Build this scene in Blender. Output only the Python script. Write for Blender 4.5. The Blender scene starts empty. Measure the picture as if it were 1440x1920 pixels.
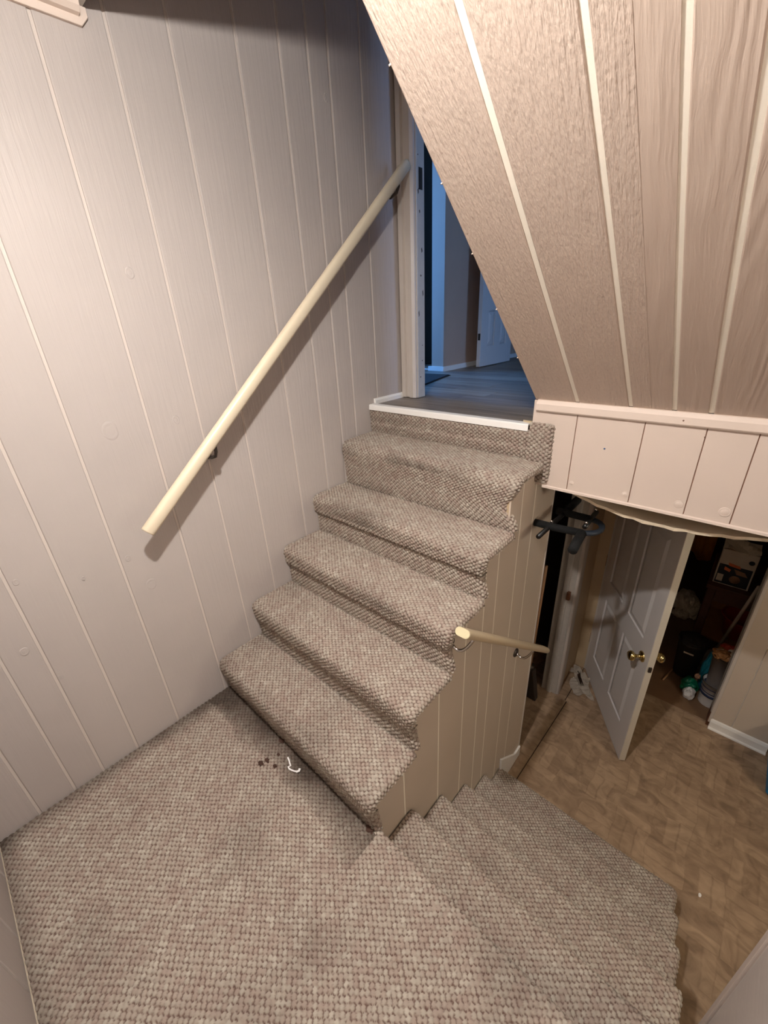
import bpy, bmesh, math, random
import numpy as np
from mathutils import Vector, Matrix

random.seed(7)
rng = np.random.default_rng(7)
S = bpy.context.scene
C = S.collection

# ------------------------------------------------------------------ camera, world, exposure
cam_d = bpy.data.cameras.new('camera')
cam = bpy.data.objects.new('camera', cam_d)
C.objects.link(cam)
cam_d.sensor_fit = 'HORIZONTAL'
cam_d.sensor_width = 36.0
cam_d.lens = 771.0 / 1440.0 * 36.0
cam_d.clip_start = 0.02
cam.matrix_world = Matrix(((0.742203, -0.253008, 0.620582, 1.506),
                           (0.668589, 0.343201, -0.659698, 0.0),
                           (-0.046075, 0.904544, 0.423883, 1.5),
                           (0, 0, 0, 1)))
S.camera = cam

W = bpy.data.worlds.new('world')
S.world = W
W.use_nodes = True
W.node_tree.nodes['Background'].inputs[0].default_value = (0.5, 0.5, 0.55, 1)
W.node_tree.nodes['Background'].inputs[1].default_value = 0.02

BULB = (1.01, 0.26, 2.160)          # small flat lamp below the landing ceiling
BULB_E = 2650.0
HALL_WINDOW_E = 26.0                 # daylight window of the upper hall
HALL_WINDOW2_E = 12.0
ROOM_FILL_E = 5.0                        # unseen fill light added in the room beyond the basement door
BASEMENT_E = 98.0                  # bulb in the basement, right of the stairs

S.view_settings.view_transform = 'Standard'
S.view_settings.look = 'None'
S.view_settings.gamma = 1.0
S.view_settings.use_curve_mapping = False
S.view_settings.exposure = 0.0
try:
    S.cycles.use_denoising = True
    S.cycles.max_bounces = 10
    S.cycles.diffuse_bounces = 6
    S.cycles.sample_clamp_indirect = 6.0
except Exception:
    pass

# ------------------------------------------------------------------ materials
MATS = {}


def new_mat(name):
    m = bpy.data.materials.new(name)
    m.use_nodes = True
    nt = m.node_tree
    return m, nt, nt.nodes['Principled BSDF']


def node(nt, kind, **kw):
    n = nt.nodes.new(kind)
    for k, v in kw.items():
        setattr(n, k, v)
    return n


def lin(c):
    return tuple((v / 12.92 if v <= 0.04045 else ((v + 0.055) / 1.055) ** 2.4) for v in c)


def rgb8(r, g, b, k=1.0):
    return tuple(k * v for v in lin((r / 255, g / 255, b / 255)))


def plain(name, col, rough=0.6, metal=0.0, var=0.12, scale=8.0, bump=0.0, bscale=60.0, spec=0.4):
    """paint / plastic / metal with a slight mottling"""
    m, nt, b = new_mat(name)
    tc = node(nt, 'ShaderNodeTexCoord')
    n = node(nt, 'ShaderNodeTexNoise')
    n.inputs['Scale'].default_value = scale
    n.inputs['Detail'].default_value = 4
    nt.links.new(tc.outputs['Object'], n.inputs['Vector'])
    mx = node(nt, 'ShaderNodeMix', data_type='RGBA')
    mx.inputs[6].default_value = (*[c * (1 - var) for c in col], 1)
    mx.inputs[7].default_value = (*[min(1, c * (1 + var)) for c in col], 1)
    nt.links.new(n.outputs['Fac'], mx.inputs[0])
    nt.links.new(mx.outputs[2], b.inputs['Base Color'])
    b.inputs['Roughness'].default_value = rough
    b.inputs['Metallic'].default_value = metal
    b.inputs['Specular IOR Level'].default_value = spec
    if bump > 0:
        n2 = node(nt, 'ShaderNodeTexNoise')
        n2.inputs['Scale'].default_value = bscale
        n2.inputs['Detail'].default_value = 3
        nt.links.new(tc.outputs['Object'], n2.inputs['Vector'])
        bp = node(nt, 'ShaderNodeBump')
        bp.inputs['Strength'].default_value = bump
        bp.inputs['Distance'].default_value = 0.004
        nt.links.new(n2.outputs['Fac'], bp.inputs['Height'])
        nt.links.new(bp.outputs['Normal'], b.inputs['Normal'])
    MATS[name] = m
    return m


def board(name, col, grain=0.35, knobs=0.0, rough=0.5, var=0.05, across=70.0, along=2.5, dist=0.003, figure=0.0, warp=0.012):
    """painted, grained board: local X runs across the board, local Y along it"""
    m, nt, b = new_mat(name)
    L = nt.links.new
    tc = node(nt, 'ShaderNodeTexCoord')
    oi = node(nt, 'ShaderNodeObjectInfo')
    off = node(nt, 'ShaderNodeVectorMath', operation='SCALE')
    comb = node(nt, 'ShaderNodeCombineXYZ')
    for i in range(3):
        L(oi.outputs['Random'], comb.inputs[i])
    L(comb.outputs[0], off.inputs[0])
    off.inputs['Scale'].default_value = 9.0
    add = node(nt, 'ShaderNodeVectorMath', operation='ADD')
    L(tc.outputs['Object'], add.inputs[0])
    L(off.outputs[0], add.inputs[1])
    mp = node(nt, 'ShaderNodeMapping')
    mp.inputs['Scale'].default_value = (across, along, across)
    # gentle warp so that grain lines wander
    nw = node(nt, 'ShaderNodeTexNoise')
    nw.inputs['Scale'].default_value = 5.0
    nw.inputs['Detail'].default_value = 2
    L(add.outputs[0], nw.inputs['Vector'])
    ws = node(nt, 'ShaderNodeVectorMath', operation='SCALE')
    ws.inputs['Scale'].default_value = warp
    L(nw.outputs['Color'], ws.inputs[0])
    add2 = node(nt, 'ShaderNodeVectorMath', operation='ADD')
    L(add.outputs[0], add2.inputs[0])
    L(ws.outputs[0], add2.inputs[1])
    L(add2.outputs[0], mp.inputs['Vector'])
    g = node(nt, 'ShaderNodeTexNoise')
    g.inputs['Scale'].default_value = 1.6
    g.inputs['Detail'].default_value = 4
    g.inputs['Roughness'].default_value = 0.62
    L(mp.outputs[0], g.inputs['Vector'])
    h = g.outputs['Fac']
    if figure > 0:                       # cathedral figure: contour lines of a long noise
        mp2 = node(nt, 'ShaderNodeMapping')
        mp2.inputs['Scale'].default_value = (9.0, 1.1, 9.0)
        L(add.outputs[0], mp2.inputs['Vector'])
        f = node(nt, 'ShaderNodeTexNoise')
        f.inputs['Scale'].default_value = 1.0
        f.inputs['Detail'].default_value = 1.0
        L(mp2.outputs[0], f.inputs['Vector'])
        mm = node(nt, 'ShaderNodeMath', operation='MULTIPLY')
        mm.inputs[1].default_value = 70.0
        L(f.outputs['Fac'], mm.inputs[0])
        sn = node(nt, 'ShaderNodeMath', operation='SINE')
        L(mm.outputs[0], sn.inputs[0])
        sc = node(nt, 'ShaderNodeMath', operation='MULTIPLY_ADD')
        sc.inputs[1].default_value = figure
        L(sn.outputs[0], sc.inputs[0])
        L(h, sc.inputs[2])
        h = sc.outputs[0]
    if knobs > 0:
        mp3 = node(nt, 'ShaderNodeMapping')
        mp3.inputs['Scale'].default_value = (1.0, 0.30, 1.0)
        L(add.outputs[0], mp3.inputs['Vector'])
        v = node(nt, 'ShaderNodeTexNoise')
        v.inputs['Scale'].default_value = 260.0
        v.inputs['Detail'].default_value = 3
        L(mp3.outputs[0], v.inputs['Vector'])
        k2 = node(nt, 'ShaderNodeMath', operation='MULTIPLY_ADD')
        k2.inputs[1].default_value = knobs
        L(v.outputs['Fac'], k2.inputs[0])
        L(h, k2.inputs[2])
        h = k2.outputs[0]
    bp = node(nt, 'ShaderNodeBump')
    bp.inputs['Strength'].default_value = grain
    bp.inputs['Distance'].default_value = dist
    L(h, bp.inputs['Height'])
    L(bp.outputs['Normal'], b.inputs['Normal'])
    n = node(nt, 'ShaderNodeTexNoise')
    n.inputs['Scale'].default_value = 6.0
    n.inputs['Detail'].default_value = 5
    L(add.outputs[0], n.inputs['Vector'])
    mx = node(nt, 'ShaderNodeMix', data_type='RGBA')
    mx.inputs[6].default_value = (*[c * (1 - var) for c in col], 1)
    mx.inputs[7].default_value = (*[min(1, c * (1 + var)) for c in col], 1)
    L(n.outputs['Fac'], mx.inputs[0])
    L(mx.outputs[2], b.inputs['Base Color'])
    b.inputs['Roughness'].default_value = rough
    b.inputs['Specular IOR Level'].default_value = 0.35
    MATS[name] = m
    return m


def emitter(name, col, e):
    m, nt, b = new_mat(name)
    b.inputs['Base Color'].default_value = (0.8, 0.8, 0.8, 1)
    b.inputs['Emission Color'].default_value = (*col, 1)
    b.inputs['Emission Strength'].default_value = e
    MATS[name] = m
    return m


def carpet_mat(name, dark_riser=False):
    """loop pile: colours of the single loops come with the mesh (attribute 'loop': tone, hue, backing, soil)"""
    m, nt, b = new_mat(name)
    L = nt.links.new
    at = node(nt, 'ShaderNodeAttribute', attribute_name='loop')
    sep = node(nt, 'ShaderNodeSeparateColor')
    L(at.outputs['Color'], sep.inputs[0])
    ramp = node(nt, 'ShaderNodeValToRGB')
    e = ramp.color_ramp.elements
    e[0].position = 0.0
    e[0].color = (*rgb8(166, 148, 135, 0.74), 1)
    e[1].position = 1.0
    e[1].color = (*rgb8(211, 200, 184, 0.74), 1)
    x = e.new(0.35)
    x.color = (*rgb8(183, 165, 151, 0.74), 1)
    x = e.new(0.7)
    x.color = (*rgb8(192, 180, 164, 0.74), 1)
    L(sep.outputs[0], ramp.inputs[0])
    # backing yarn between the loops, rusty brown
    mx = node(nt, 'ShaderNodeMix', data_type='RGBA')
    mx.inputs[7].default_value = (*rgb8(108, 80, 71, 0.74), 1)
    L(ramp.outputs[0], mx.inputs[6])
    L(sep.outputs[1], mx.inputs[0])
    # trodden-in dirt, and darker lines along creases and riser feet of the steps
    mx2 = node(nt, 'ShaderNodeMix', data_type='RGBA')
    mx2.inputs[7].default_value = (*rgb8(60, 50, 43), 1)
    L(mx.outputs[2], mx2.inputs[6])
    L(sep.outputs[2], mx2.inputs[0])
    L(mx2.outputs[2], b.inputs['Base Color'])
    b.inputs['Roughness'].default_value = 0.95
    b.inputs['Specular IOR Level'].default_value = 0.1
    tc = node(nt, 'ShaderNodeTexCoord')
    n = node(nt, 'ShaderNodeTexNoise')
    n.inputs['Scale'].default_value = 420.0
    n.inputs['Detail'].default_value = 2
    L(tc.outputs['Object'], n.inputs['Vector'])
    bp = node(nt, 'ShaderNodeBump')
    bp.inputs['Strength'].default_value = 0.5
    bp.inputs['Distance'].default_value = 0.0015
    L(n.outputs['Fac'], bp.inputs['Height'])
    L(bp.outputs['Normal'], b.inputs['Normal'])
    MATS[name] = m
    return m


def vinyl_mat(name):
    """sheet vinyl printed with brown slate tiles"""
    m, nt, b = new_mat(name)
    L = nt.links.new
    tc = node(nt, 'ShaderNodeTexCoord')
    geo = node(nt, 'ShaderNodeNewGeometry')
    mp = node(nt, 'ShaderNodeMapping')
    mp.inputs['Scale'].default_value = (1, 1, 1)
    L(geo.outputs['Position'], mp.inputs['Vector'])
    nw = node(nt, 'ShaderNodeTexNoise')
    nw.inputs['Scale'].default_value = 9
    L(geo.outputs['Position'], nw.inputs['Vector'])
    # basket-weave print: blocks of three strips, every other block turned
    ws = node(nt, 'ShaderNodeVectorMath', operation='MULTIPLY_ADD')
    ws.inputs[1].default_value = (0.035, 0.035, 0.0)
    L(nw.outputs['Color'], ws.inputs[0])
    L(geo.outputs['Position'], ws.inputs[2])
    cell = node(nt, 'ShaderNodeVectorMath', operation='SCALE')
    cell.inputs['Scale'].default_value = 1.0 / 0.165
    L(ws.outputs[0], cell.inputs[0])
    flo = node(nt, 'ShaderNodeVectorMath', operation='FLOOR')
    L(cell.outputs[0], flo.inputs[0])
    fra = node(nt, 'ShaderNodeVectorMath', operation='FRACTION')
    L(cell.outputs[0], fra.inputs[0])
    sf_ = node(nt, 'ShaderNodeSeparateXYZ')
    L(flo.outputs[0], sf_.inputs[0])
    sr_ = node(nt, 'ShaderNodeSeparateXYZ')
    L(fra.outputs[0], sr_.inputs[0])

    def M(op, a_, b_=None):
        q = node(nt, 'ShaderNodeMath', operation=op)
        for k_, v_ in enumerate((a_, b_)):
            if v_ is None:
                continue
            if isinstance(v_, (int, float)):
                q.inputs[k_].default_value = v_
            else:
                L(v_, q.inputs[k_])
        return q.outputs[0]
    par = M('FLOORED_MODULO', M('ADD', sf_.outputs[0], sf_.outputs[1]), 2.0)
    tt = M('ADD', M('MULTIPLY', sr_.outputs[0], par), M('MULTIPLY', sr_.outputs[1], M('SUBTRACT', 1.0, par)))
    t3_ = M('MULTIPLY', tt, 3.0)
    idv = node(nt, 'ShaderNodeCombineXYZ')
    L(sf_.outputs[0], idv.inputs[0])
    L(sf_.outputs[1], idv.inputs[1])
    L(M('FLOOR', t3_), idv.inputs[2])
    wn = node(nt, 'ShaderNodeTexWhiteNoise')
    L(idv.outputs[0], wn.inputs['Vector'])
    edge = M('PINGPONG', t3_, 0.5)                      # 0 at a strip's edge
    ed = node(nt, 'ShaderNodeMapRange')
    ed.inputs[1].default_value = 0.0
    ed.inputs[2].default_value = 0.13
    ed.inputs[3].default_value = 0.0
    ed.inputs[4].default_value = 1.0
    L(edge, ed.inputs[0])
    br = node(nt, 'ShaderNodeValToRGB')
    br.color_ramp.elements[0].color = (*rgb8(128, 104, 83), 1)
    br.color_ramp.elements[1].color = (*rgb8(170, 143, 116), 1)
    L(M('MULTIPLY', wn.outputs['Value'], ed.outputs[0]), br.inputs[0])
    mp2 = node(nt, 'ShaderNodeMapping')
    mp2.inputs['Scale'].default_value = (7, 9, 10)
    mp2.inputs['Rotation'].default_value = (0, 0, 0.5)
    L(geo.outputs['Position'], mp2.inputs['Vector'])
    n = node(nt, 'ShaderNodeTexNoise')
    n.inputs['Scale'].default_value = 1.4
    n.inputs['Detail'].default_value = 6
    n.inputs['Distortion'].default_value = 1.6
    L(mp2.outputs[0], n.inputs['Vector'])
    rp = node(nt, 'ShaderNodeValToRGB')
    rp.color_ramp.elements[0].position = 0.33
    rp.color_ramp.elements[0].color = (*rgb8(120, 98, 77), 1)
    rp.color_ramp.elements[1].position = 0.68
    rp.color_ramp.elements[1].color = (*rgb8(182, 155, 126), 1)
    L(n.outputs['Fac'], rp.inputs[0])
    mx = node(nt, 'ShaderNodeMix', data_type='RGBA')
    mx.inputs[0].default_value = 0.5
    L(br.outputs[0], mx.inputs[6])
    L(rp.outputs[0], mx.inputs[7])
    L(mx.outputs[2], b.inputs['Base Color'])
    b.inputs['Roughness'].default_value = 0.5
    b.inputs['Specular IOR Level'].default_value = 0.3
    bp = node(nt, 'ShaderNodeBump')
    bp.inputs['Strength'].default_value = 0.15
    bp.inputs['Distance'].default_value = 0.003
    L(n.outputs['Fac'], bp.inputs['Height'])
    L(bp.outputs['Normal'], b.inputs['Normal'])
    MATS[name] = m
    return m


board('wall_board', rgb8(220, 208, 200, 0.63), grain=0.42, across=60, along=2.6, dist=0.003, figure=0.05)
plain('wall_groove', rgb8(230, 217, 206, 0.74), var=0.04, rough=0.55)
board('slope_board', rgb8(212, 192, 176, 0.82), grain=0.9, knobs=0.5, across=85, along=5.0, dist=0.0035, rough=0.34)
board('slope_board_smooth', rgb8(208, 188, 172, 0.82), grain=0.8, across=26, along=1.6, dist=0.004, rough=0.36, figure=0.10, warp=0.03)
plain('slope_groove', rgb8(246, 238, 222, 0.95), var=0.04, rough=0.5)
board('header_board', rgb8(226, 207, 192, 0.80), grain=0.10, across=60, along=3, rough=0.5)
plain('header_groove', rgb8(150, 110, 88, 0.70), var=0.1)
plain('header_trim', rgb8(232, 213, 198, 0.82), var=0.04, bump=0.08, bscale=30)
board('knee_board', rgb8(208, 192, 174, 0.90), grain=0.12, across=60, along=2.5, rough=0.55)
plain('knee_groove', rgb8(246, 238, 222, 1.0), var=0.05)
plain('raw_edge', rgb8(214, 196, 172, 0.70), var=0.15, bump=0.4, bscale=90)
board('basement_board', rgb8(206, 190, 172, 0.90), grain=0.10, across=60, along=2.5)
plain('paint_beige', rgb8(214, 198, 186, 0.70), var=0.04)
plain('paint_ceiling', rgb8(225, 218, 208, 0.70), var=0.04)
plain('white_trim', rgb8(236, 232, 226), var=0.04, rough=0.4)
plain('worn_white', rgb8(222, 212, 200, 0.62), var=0.10, scale=30, rough=0.45)
plain('casing_white', rgb8(228, 216, 204, 0.70), var=0.06, rough=0.45)
plain('chip_dark', rgb8(70, 58, 50), var=0.2)
plain('rail_wood', rgb8(232, 216, 188, 0.88), var=0.05, scale=20, rough=0.38, spec=0.5)
plain('rail_wood_tan', rgb8(200, 180, 148, 0.85), var=0.06, scale=20, rough=0.4)
plain('rail_end', rgb8(236, 222, 180, 0.72), var=0.08, scale=40)
plain('dark_metal', rgb8(70, 62, 56), metal=0.7, rough=0.45)
plain('chrome', rgb8(210, 205, 200), metal=1.0, rough=0.18, var=0.03)
plain('brass', rgb8(214, 190, 130), metal=1.0, rough=0.2, var=0.05)
plain('rust', rgb8(104, 66, 44), rough=0.7, var=0.2)
plain('hall_wall', rgb8(206, 176, 156, 0.80), var=0.05)
plain('hall_floor', rgb8(132, 122, 112), var=0.1, scale=5, rough=0.45)
plain('door_white', rgb8(214, 208, 204), var=0.03, rough=0.42, bump=0.05, bscale=120)
plain('door_edge', rgb8(222, 212, 194, 0.8), var=0.05, rough=0.5)
plain('mat_dark', rgb8(52, 48, 46), rough=0.9, bump=0.5, bscale=300)
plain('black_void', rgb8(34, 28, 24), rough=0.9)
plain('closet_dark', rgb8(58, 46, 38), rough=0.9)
plain('stained_wall', rgb8(184, 162, 130), var=0.16, scale=5)
plain('panel_fibre', rgb8(214, 198, 172), var=0.08, bump=0.3)
plain('foam_black', rgb8(9, 9, 9), rough=0.85, bump=0.4, bscale=260)
plain('tube_black', rgb8(12, 12, 12), rough=0.4, spec=0.5)
plain('tube_blue', rgb8(30, 38, 48), rough=0.45, spec=0.5)
plain('desk_wood', rgb8(74, 38, 22), var=0.2, scale=14, rough=0.5)
plain('tan_wood', rgb8(140, 92, 46), var=0.2, scale=14, rough=0.6)
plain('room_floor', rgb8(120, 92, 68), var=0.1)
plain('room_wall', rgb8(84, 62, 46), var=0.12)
plain('carton_white', rgb8(205, 190, 172), var=0.10, scale=12)
plain('print_dark', rgb8(34, 34, 40), var=0.2)
plain('print_orange', rgb8(214, 110, 66), var=0.12)
plain('print_tan', rgb8(150, 110, 84), var=0.2, scale=30)
plain('yellow_cloth', rgb8(190, 124, 30), var=0.25, scale=10, rough=0.9)
plain('white_cloth', rgb8(214, 200, 182), var=0.1, rough=0.9, scale=16)
plain('bin_black', rgb8(40, 34, 32), rough=0.6)
plain('teal_bag', rgb8(18, 92, 104), rough=0.35, var=0.25, scale=12)
plain('green_bag', rgb8(14, 104, 74), rough=0.3, var=0.3, scale=12)
plain('bucket_white', rgb8(206, 202, 198), rough=0.45)
plain('bucket_grey', rgb8(120, 112, 108), rough=0.5)
plain('band_navy', rgb8(34, 44, 74), rough=0.5)
plain('tub_red', rgb8(160, 44, 22), rough=0.4, var=0.2)
plain('stick_grey', rgb8(150, 136, 122), rough=0.5)
plain('stick_tan', rgb8(176, 136, 100), rough=0.6)
plain('paper', rgb8(216, 204, 188), rough=0.85, var=0.1)
plain('paper_soil', rgb8(66, 46, 34), rough=0.9)
plain('scrap_white', rgb8(238, 234, 230), rough=0.7)
plain('crumb', rgb8(70, 48, 38), rough=0.9, var=0.3)
plain('blue_plastic', rgb8(40, 130, 180), rough=0.4)
plain('porcelain', rgb8(235, 232, 225), rough=0.25, var=0.02)
plain('glass_frame', rgb8(200, 200, 205), rough=0.4)
plain('blue_mark', rgb8(70, 100, 140), rough=0.7)
plain('nail_mark', rgb8(120, 92, 78), rough=0.8)
emitter('bulb_light', (1.0, 0.972, 0.945), BULB_E)
emitter('basement_bulb', (1.0, 0.90, 0.74), BASEMENT_E)
emitter('room_fill', (1.0, 0.82, 0.6), ROOM_FILL_E)
emitter('hall_daylight', (0.10, 0.36, 1.0), HALL_WINDOW_E)
emitter('hall_daylight_far', (0.24, 0.48, 1.0), HALL_WINDOW2_E)
carpet_mat('carpet')
vinyl_mat('vinyl')

# ------------------------------------------------------------------ helpers


def wloc(o):
    v = Vector((0, 0, 0))
    while o is not None:
        v = v + o.location
        o = o.parent
    return v


def tag(o, label=None, cat=None, group=None, kind=None):
    if label:
        o['label'] = label
    if cat:
        o['category'] = cat
    if group:
        o['group'] = group
    if kind:
        o['kind'] = kind
    return o


def empty(name, loc, label=None, cat=None, group=None, kind=None):
    o = bpy.data.objects.new(name, None)
    o.empty_display_size = 0.05
    C.objects.link(o)
    o.location = loc
    return tag(o, label, cat, group, kind)


def link_mesh(name, me, mat, parent=None, smooth=False):
    """verts are in world space; the origin goes to the middle of the box around them"""
    n = len(me.vertices)
    co = np.empty(n * 3, dtype=np.float32)
    me.vertices.foreach_get('co', co)
    co = co.reshape(-1, 3)
    c = (co.min(0) + co.max(0)) / 2
    co -= c
    me.vertices.foreach_set('co', co.ravel())
    me.update()
    o = bpy.data.objects.new(name, me)
    C.objects.link(o)
    p = Vector([float(v) for v in c])
    if parent is not None:
        o.parent = parent
        p = p - wloc(parent)
    o.location = p
    if mat:
        me.materials.append(MATS[mat])
    if smooth:
        me.polygons.foreach_set('use_smooth', [True] * len(me.polygons))
    return o


def from_bm(name, bm, mat, parent=None, smooth=False):
    me = bpy.data.meshes.new(name)
    bmesh.ops.recalc_face_normals(bm, faces=bm.faces)
    bm.to_mesh(me)
    bm.free()
    return link_mesh(name, me, mat, parent, smooth)


def from_py(name, verts, faces, mat, parent=None, smooth=False):
    bm = bmesh.new()
    vs = [bm.verts.new(v) for v in verts]
    for f in faces:
        try:
            bm.faces.new([vs[i] for i in f])
        except ValueError:
            pass
    return from_bm(name, bm, mat, parent, smooth)


def bev(bm, w, seg=2):
    if w > 0:
        bmesh.ops.bevel(bm, geom=list(bm.edges), offset=w, segments=seg, profile=0.5, affect='EDGES')


def box(name, x, y, z, mat, parent=None, bevel=0.0, seg=2):
    bm = bmesh.new()
    v = [bm.verts.new((a, b, c)) for c in z for b in y for a in x]
    for f in ((0, 1, 3, 2), (4, 5, 7, 6), (0, 1, 5, 4), (2, 3, 7, 6), (0, 2, 6, 4), (1, 3, 7, 5)):
        bm.faces.new([v[i] for i in f])
    bmesh.ops.recalc_face_normals(bm, faces=bm.faces)
    bev(bm, bevel, seg)
    return from_bm(name, bm, mat, parent)


def prism(name, poly, axis, a, b, mat, parent=None, bevel=0.0):
    """polygon (2-D) extruded along an axis: axis 'x' takes (y, z), 'y' takes (x, z), 'z' takes (x, y)"""
    def P(p, t):
        return {'x': (t, p[0], p[1]), 'y': (p[0], t, p[1]), 'z': (p[0], p[1], t)}[axis]
    bm = bmesh.new()
    A = [bm.verts.new(P(p, a)) for p in poly]
    B = [bm.verts.new(P(p, b)) for p in poly]
    n = len(poly)
    bm.faces.new(A)
    bm.faces.new(B)
    for i in range(n):
        bm.faces.new((A[i], A[(i + 1) % n], B[(i + 1) % n], B[i]))
    bmesh.ops.recalc_face_normals(bm, faces=bm.faces)
    bev(bm, bevel, 1)
    return from_bm(name, bm, mat, parent)


def sweep_bm(path, section, up=(0, 0, 1), cap=True):
    """section (2-D list or function of index) swept along path; returns a bmesh"""
    bm = bmesh.new()
    path = [Vector(p) for p in path]
    rings = []
    n = len(path)
    side = None
    for i, p in enumerate(path):
        t = (path[min(i + 1, n - 1)] - path[max(i - 1, 0)]).normalized()
        u = Vector(up)
        if side is None:
            side = t.cross(u)
            if side.length < 1e-4:
                side = t.cross(Vector((1, 0, 0)))
        else:
            side = side - t * side.dot(t)
        side.normalize()
        v = side.cross(t).normalized()
        sec = section(i) if callable(section) else section
        rings.append([bm.verts.new(p + side * a + v * b) for a, b in sec])
    m = len(rings[0])
    for r0, r1 in zip(rings, rings[1:]):
        for k in range(m):
            bm.faces.new((r0[k], r0[(k + 1) % m], r1[(k + 1) % m], r1[k]))
    if cap:
        bm.faces.new(rings[0])
        bm.faces.new(rings[-1])
    return bm


def circ(r, n=12):
    return [(r * math.cos(2 * math.pi * k / n), r * math.sin(2 * math.pi * k / n)) for k in range(n)]


def tube(name, path, r, mat, parent=None, n=12, up=(0, 0, 1)):
    return from_bm(name, sweep_bm(path, circ(r, n), up), mat, parent, True)


def stadium(w, h, n=8):
    """w wide, h tall with round top and bottom"""
    r = w / 2
    out = []
    for k in range(n + 1):
        a = math.pi * k / n
        out.append((r * math.cos(a), h / 2 - r + r * math.sin(a)))
    for k in range(n + 1):
        a = math.pi + math.pi * k / n
        out.append((r * math.cos(a), -h / 2 + r + r * math.sin(a)))
    return out


def lathe(name, prof, origin, axis, mat, parent=None, n=20, smooth=True):
    """prof [(radius, along)] spun about axis through origin"""
    ax = Vector(axis).normalized()
    u = ax.orthogonal().normalized()
    v = ax.cross(u)
    bm = bmesh.new()
    rings = []
    for r, t in prof:
        c = Vector(origin) + ax * t
        if r < 1e-6:
            rings.append([bm.verts.new(c)])
        else:
            rings.append([bm.verts.new(c + (u * math.cos(2 * math.pi * k / n) + v * math.sin(2 * math.pi * k / n)) * r) for k in range(n)])
    for a, b in zip(rings, rings[1:]):
        for k in range(n):
            q = [a[k % len(a)], a[(k + 1) % len(a)], b[(k + 1) % len(b)], b[k % len(b)]]
            f = []
            for w_ in q:
                if w_ not in f:
                    f.append(w_)
            if len(f) > 2:
                bm.faces.new(f)
    for r in (rings[0], rings[-1]):
        if len(r) > 2:
            bm.faces.new(r)
    return from_bm(name, bm, mat, parent, smooth)


def plank_obj(name, poly, thick, mat, M, parent, cham=0.0):
    """board: polygon in local X (across) / Y (along), thick along local -Z from the face plane; M places it"""
    bm = bmesh.new()
    cx = sum(p[0] for p in poly) / len(poly)
    cy = sum(p[1] for p in poly) / len(poly)
    poly = [(p[0] - cx, p[1] - cy) for p in poly]
    n = len(poly)
    A = [bm.verts.new((p[0], p[1], -thick)) for p in poly]
    B = [bm.verts.new((p[0], p[1], 0)) for p in poly]
    bm.faces.new(A)
    top = bm.faces.new(B)
    for i in range(n):
        bm.faces.new((A[i], A[(i + 1) % n], B[(i + 1) % n], B[i]))
    bmesh.ops.recalc_face_normals(bm, faces=bm.faces)
    if cham > 0:
        ed = [e for e in top.edges if abs(e.verts[0].co.x - e.verts[1].co.x) < 1e-5]
        bmesh.ops.bevel(bm, geom=ed, offset=cham, segments=2, profile=0.5, affect='EDGES')
    me = bpy.data.meshes.new(name)
    bm.to_mesh(me)
    bm.free()
    me.materials.append(MATS[mat])
    o = bpy.data.objects.new(name, me)
    C.objects.link(o)
    Mw = M @ Matrix.Translation((cx, cy, 0))
    o.parent = parent
    o.matrix_local = Matrix.Translation(-wloc(parent)) @ Mw
    return o


def frame(origin, X, Y):
    X, Y = Vector(X).normalized(), Vector(Y).normalized()
    Z = X.cross(Y)
    M = Matrix.Identity(4)
    for i in range(3):
        M[i][0], M[i][1], M[i][2], M[i][3] = X[i], Y[i], Z[i], origin[i]
    return M


# ------------------------------------------------------------------ loop-pile carpet
PA, PB = 0.0165, 0.0205       # lattice: loops along the profile / across it


def resample(prof, ds):
    p = np.array(prof, float)
    d = np.r_[0, np.cumsum(np.linalg.norm(np.diff(p, axis=0), axis=1))]
    n = max(2, int(round(d[-1] / ds)) + 1)
    s = np.linspace(0, d[-1], n)
    return s, np.c_[np.interp(s, d, p[:, 0]), np.interp(s, d, p[:, 1])]


def fillet(pts):
    """pts: (y, z, radius) -> polyline with rounded corners"""
    out = []
    for i, (y, z, r) in enumerate(pts):
        p = np.array((y, z))
        if r <= 0 or i in (0, len(pts) - 1):
            out.append(p)
            continue
        a = np.array(pts[i - 1][:2]) - p
        b = np.array(pts[i + 1][:2]) - p
        la, lb = np.linalg.norm(a), np.linalg.norm(b)
        r2 = min(r, la * 0.49, lb * 0.49)
        q0, q1 = p + a / la * r2, p + b / lb * r2
        for t in np.linspace(0, 1, 9):
            out.append((1 - t) ** 2 * q0 + 2 * t * (1 - t) * p + t * t * q1)
    return out


def hash01(i, j, k):
    v = np.sin(i * 127.1 + j * 311.7 + k * 74.7) * 43758.5453
    return v - np.floor(v)


def vnoise(x, y, k):
    xi, yi = np.floor(x), np.floor(y)
    fx, fy = x - xi, y - yi
    fx, fy = fx * fx * (3 - 2 * fx), fy * fy * (3 - 2 * fy)
    a, b = hash01(xi, yi, k), hash01(xi + 1, yi, k)
    c, d = hash01(xi, yi + 1, k), hash01(xi + 1, yi + 1, k)
    return (a * (1 - fx) + b * fx) * (1 - fy) + (c * (1 - fx) + d * fx) * fy


def fbm(x, y, k):
    return 0.55 * vnoise(x, y, k) + 0.3 * vnoise(2.1 * x + 5, 2.1 * y + 3, k + 1) + 0.15 * vnoise(4.3 * x, 4.3 * y + 9, k + 2)


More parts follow.
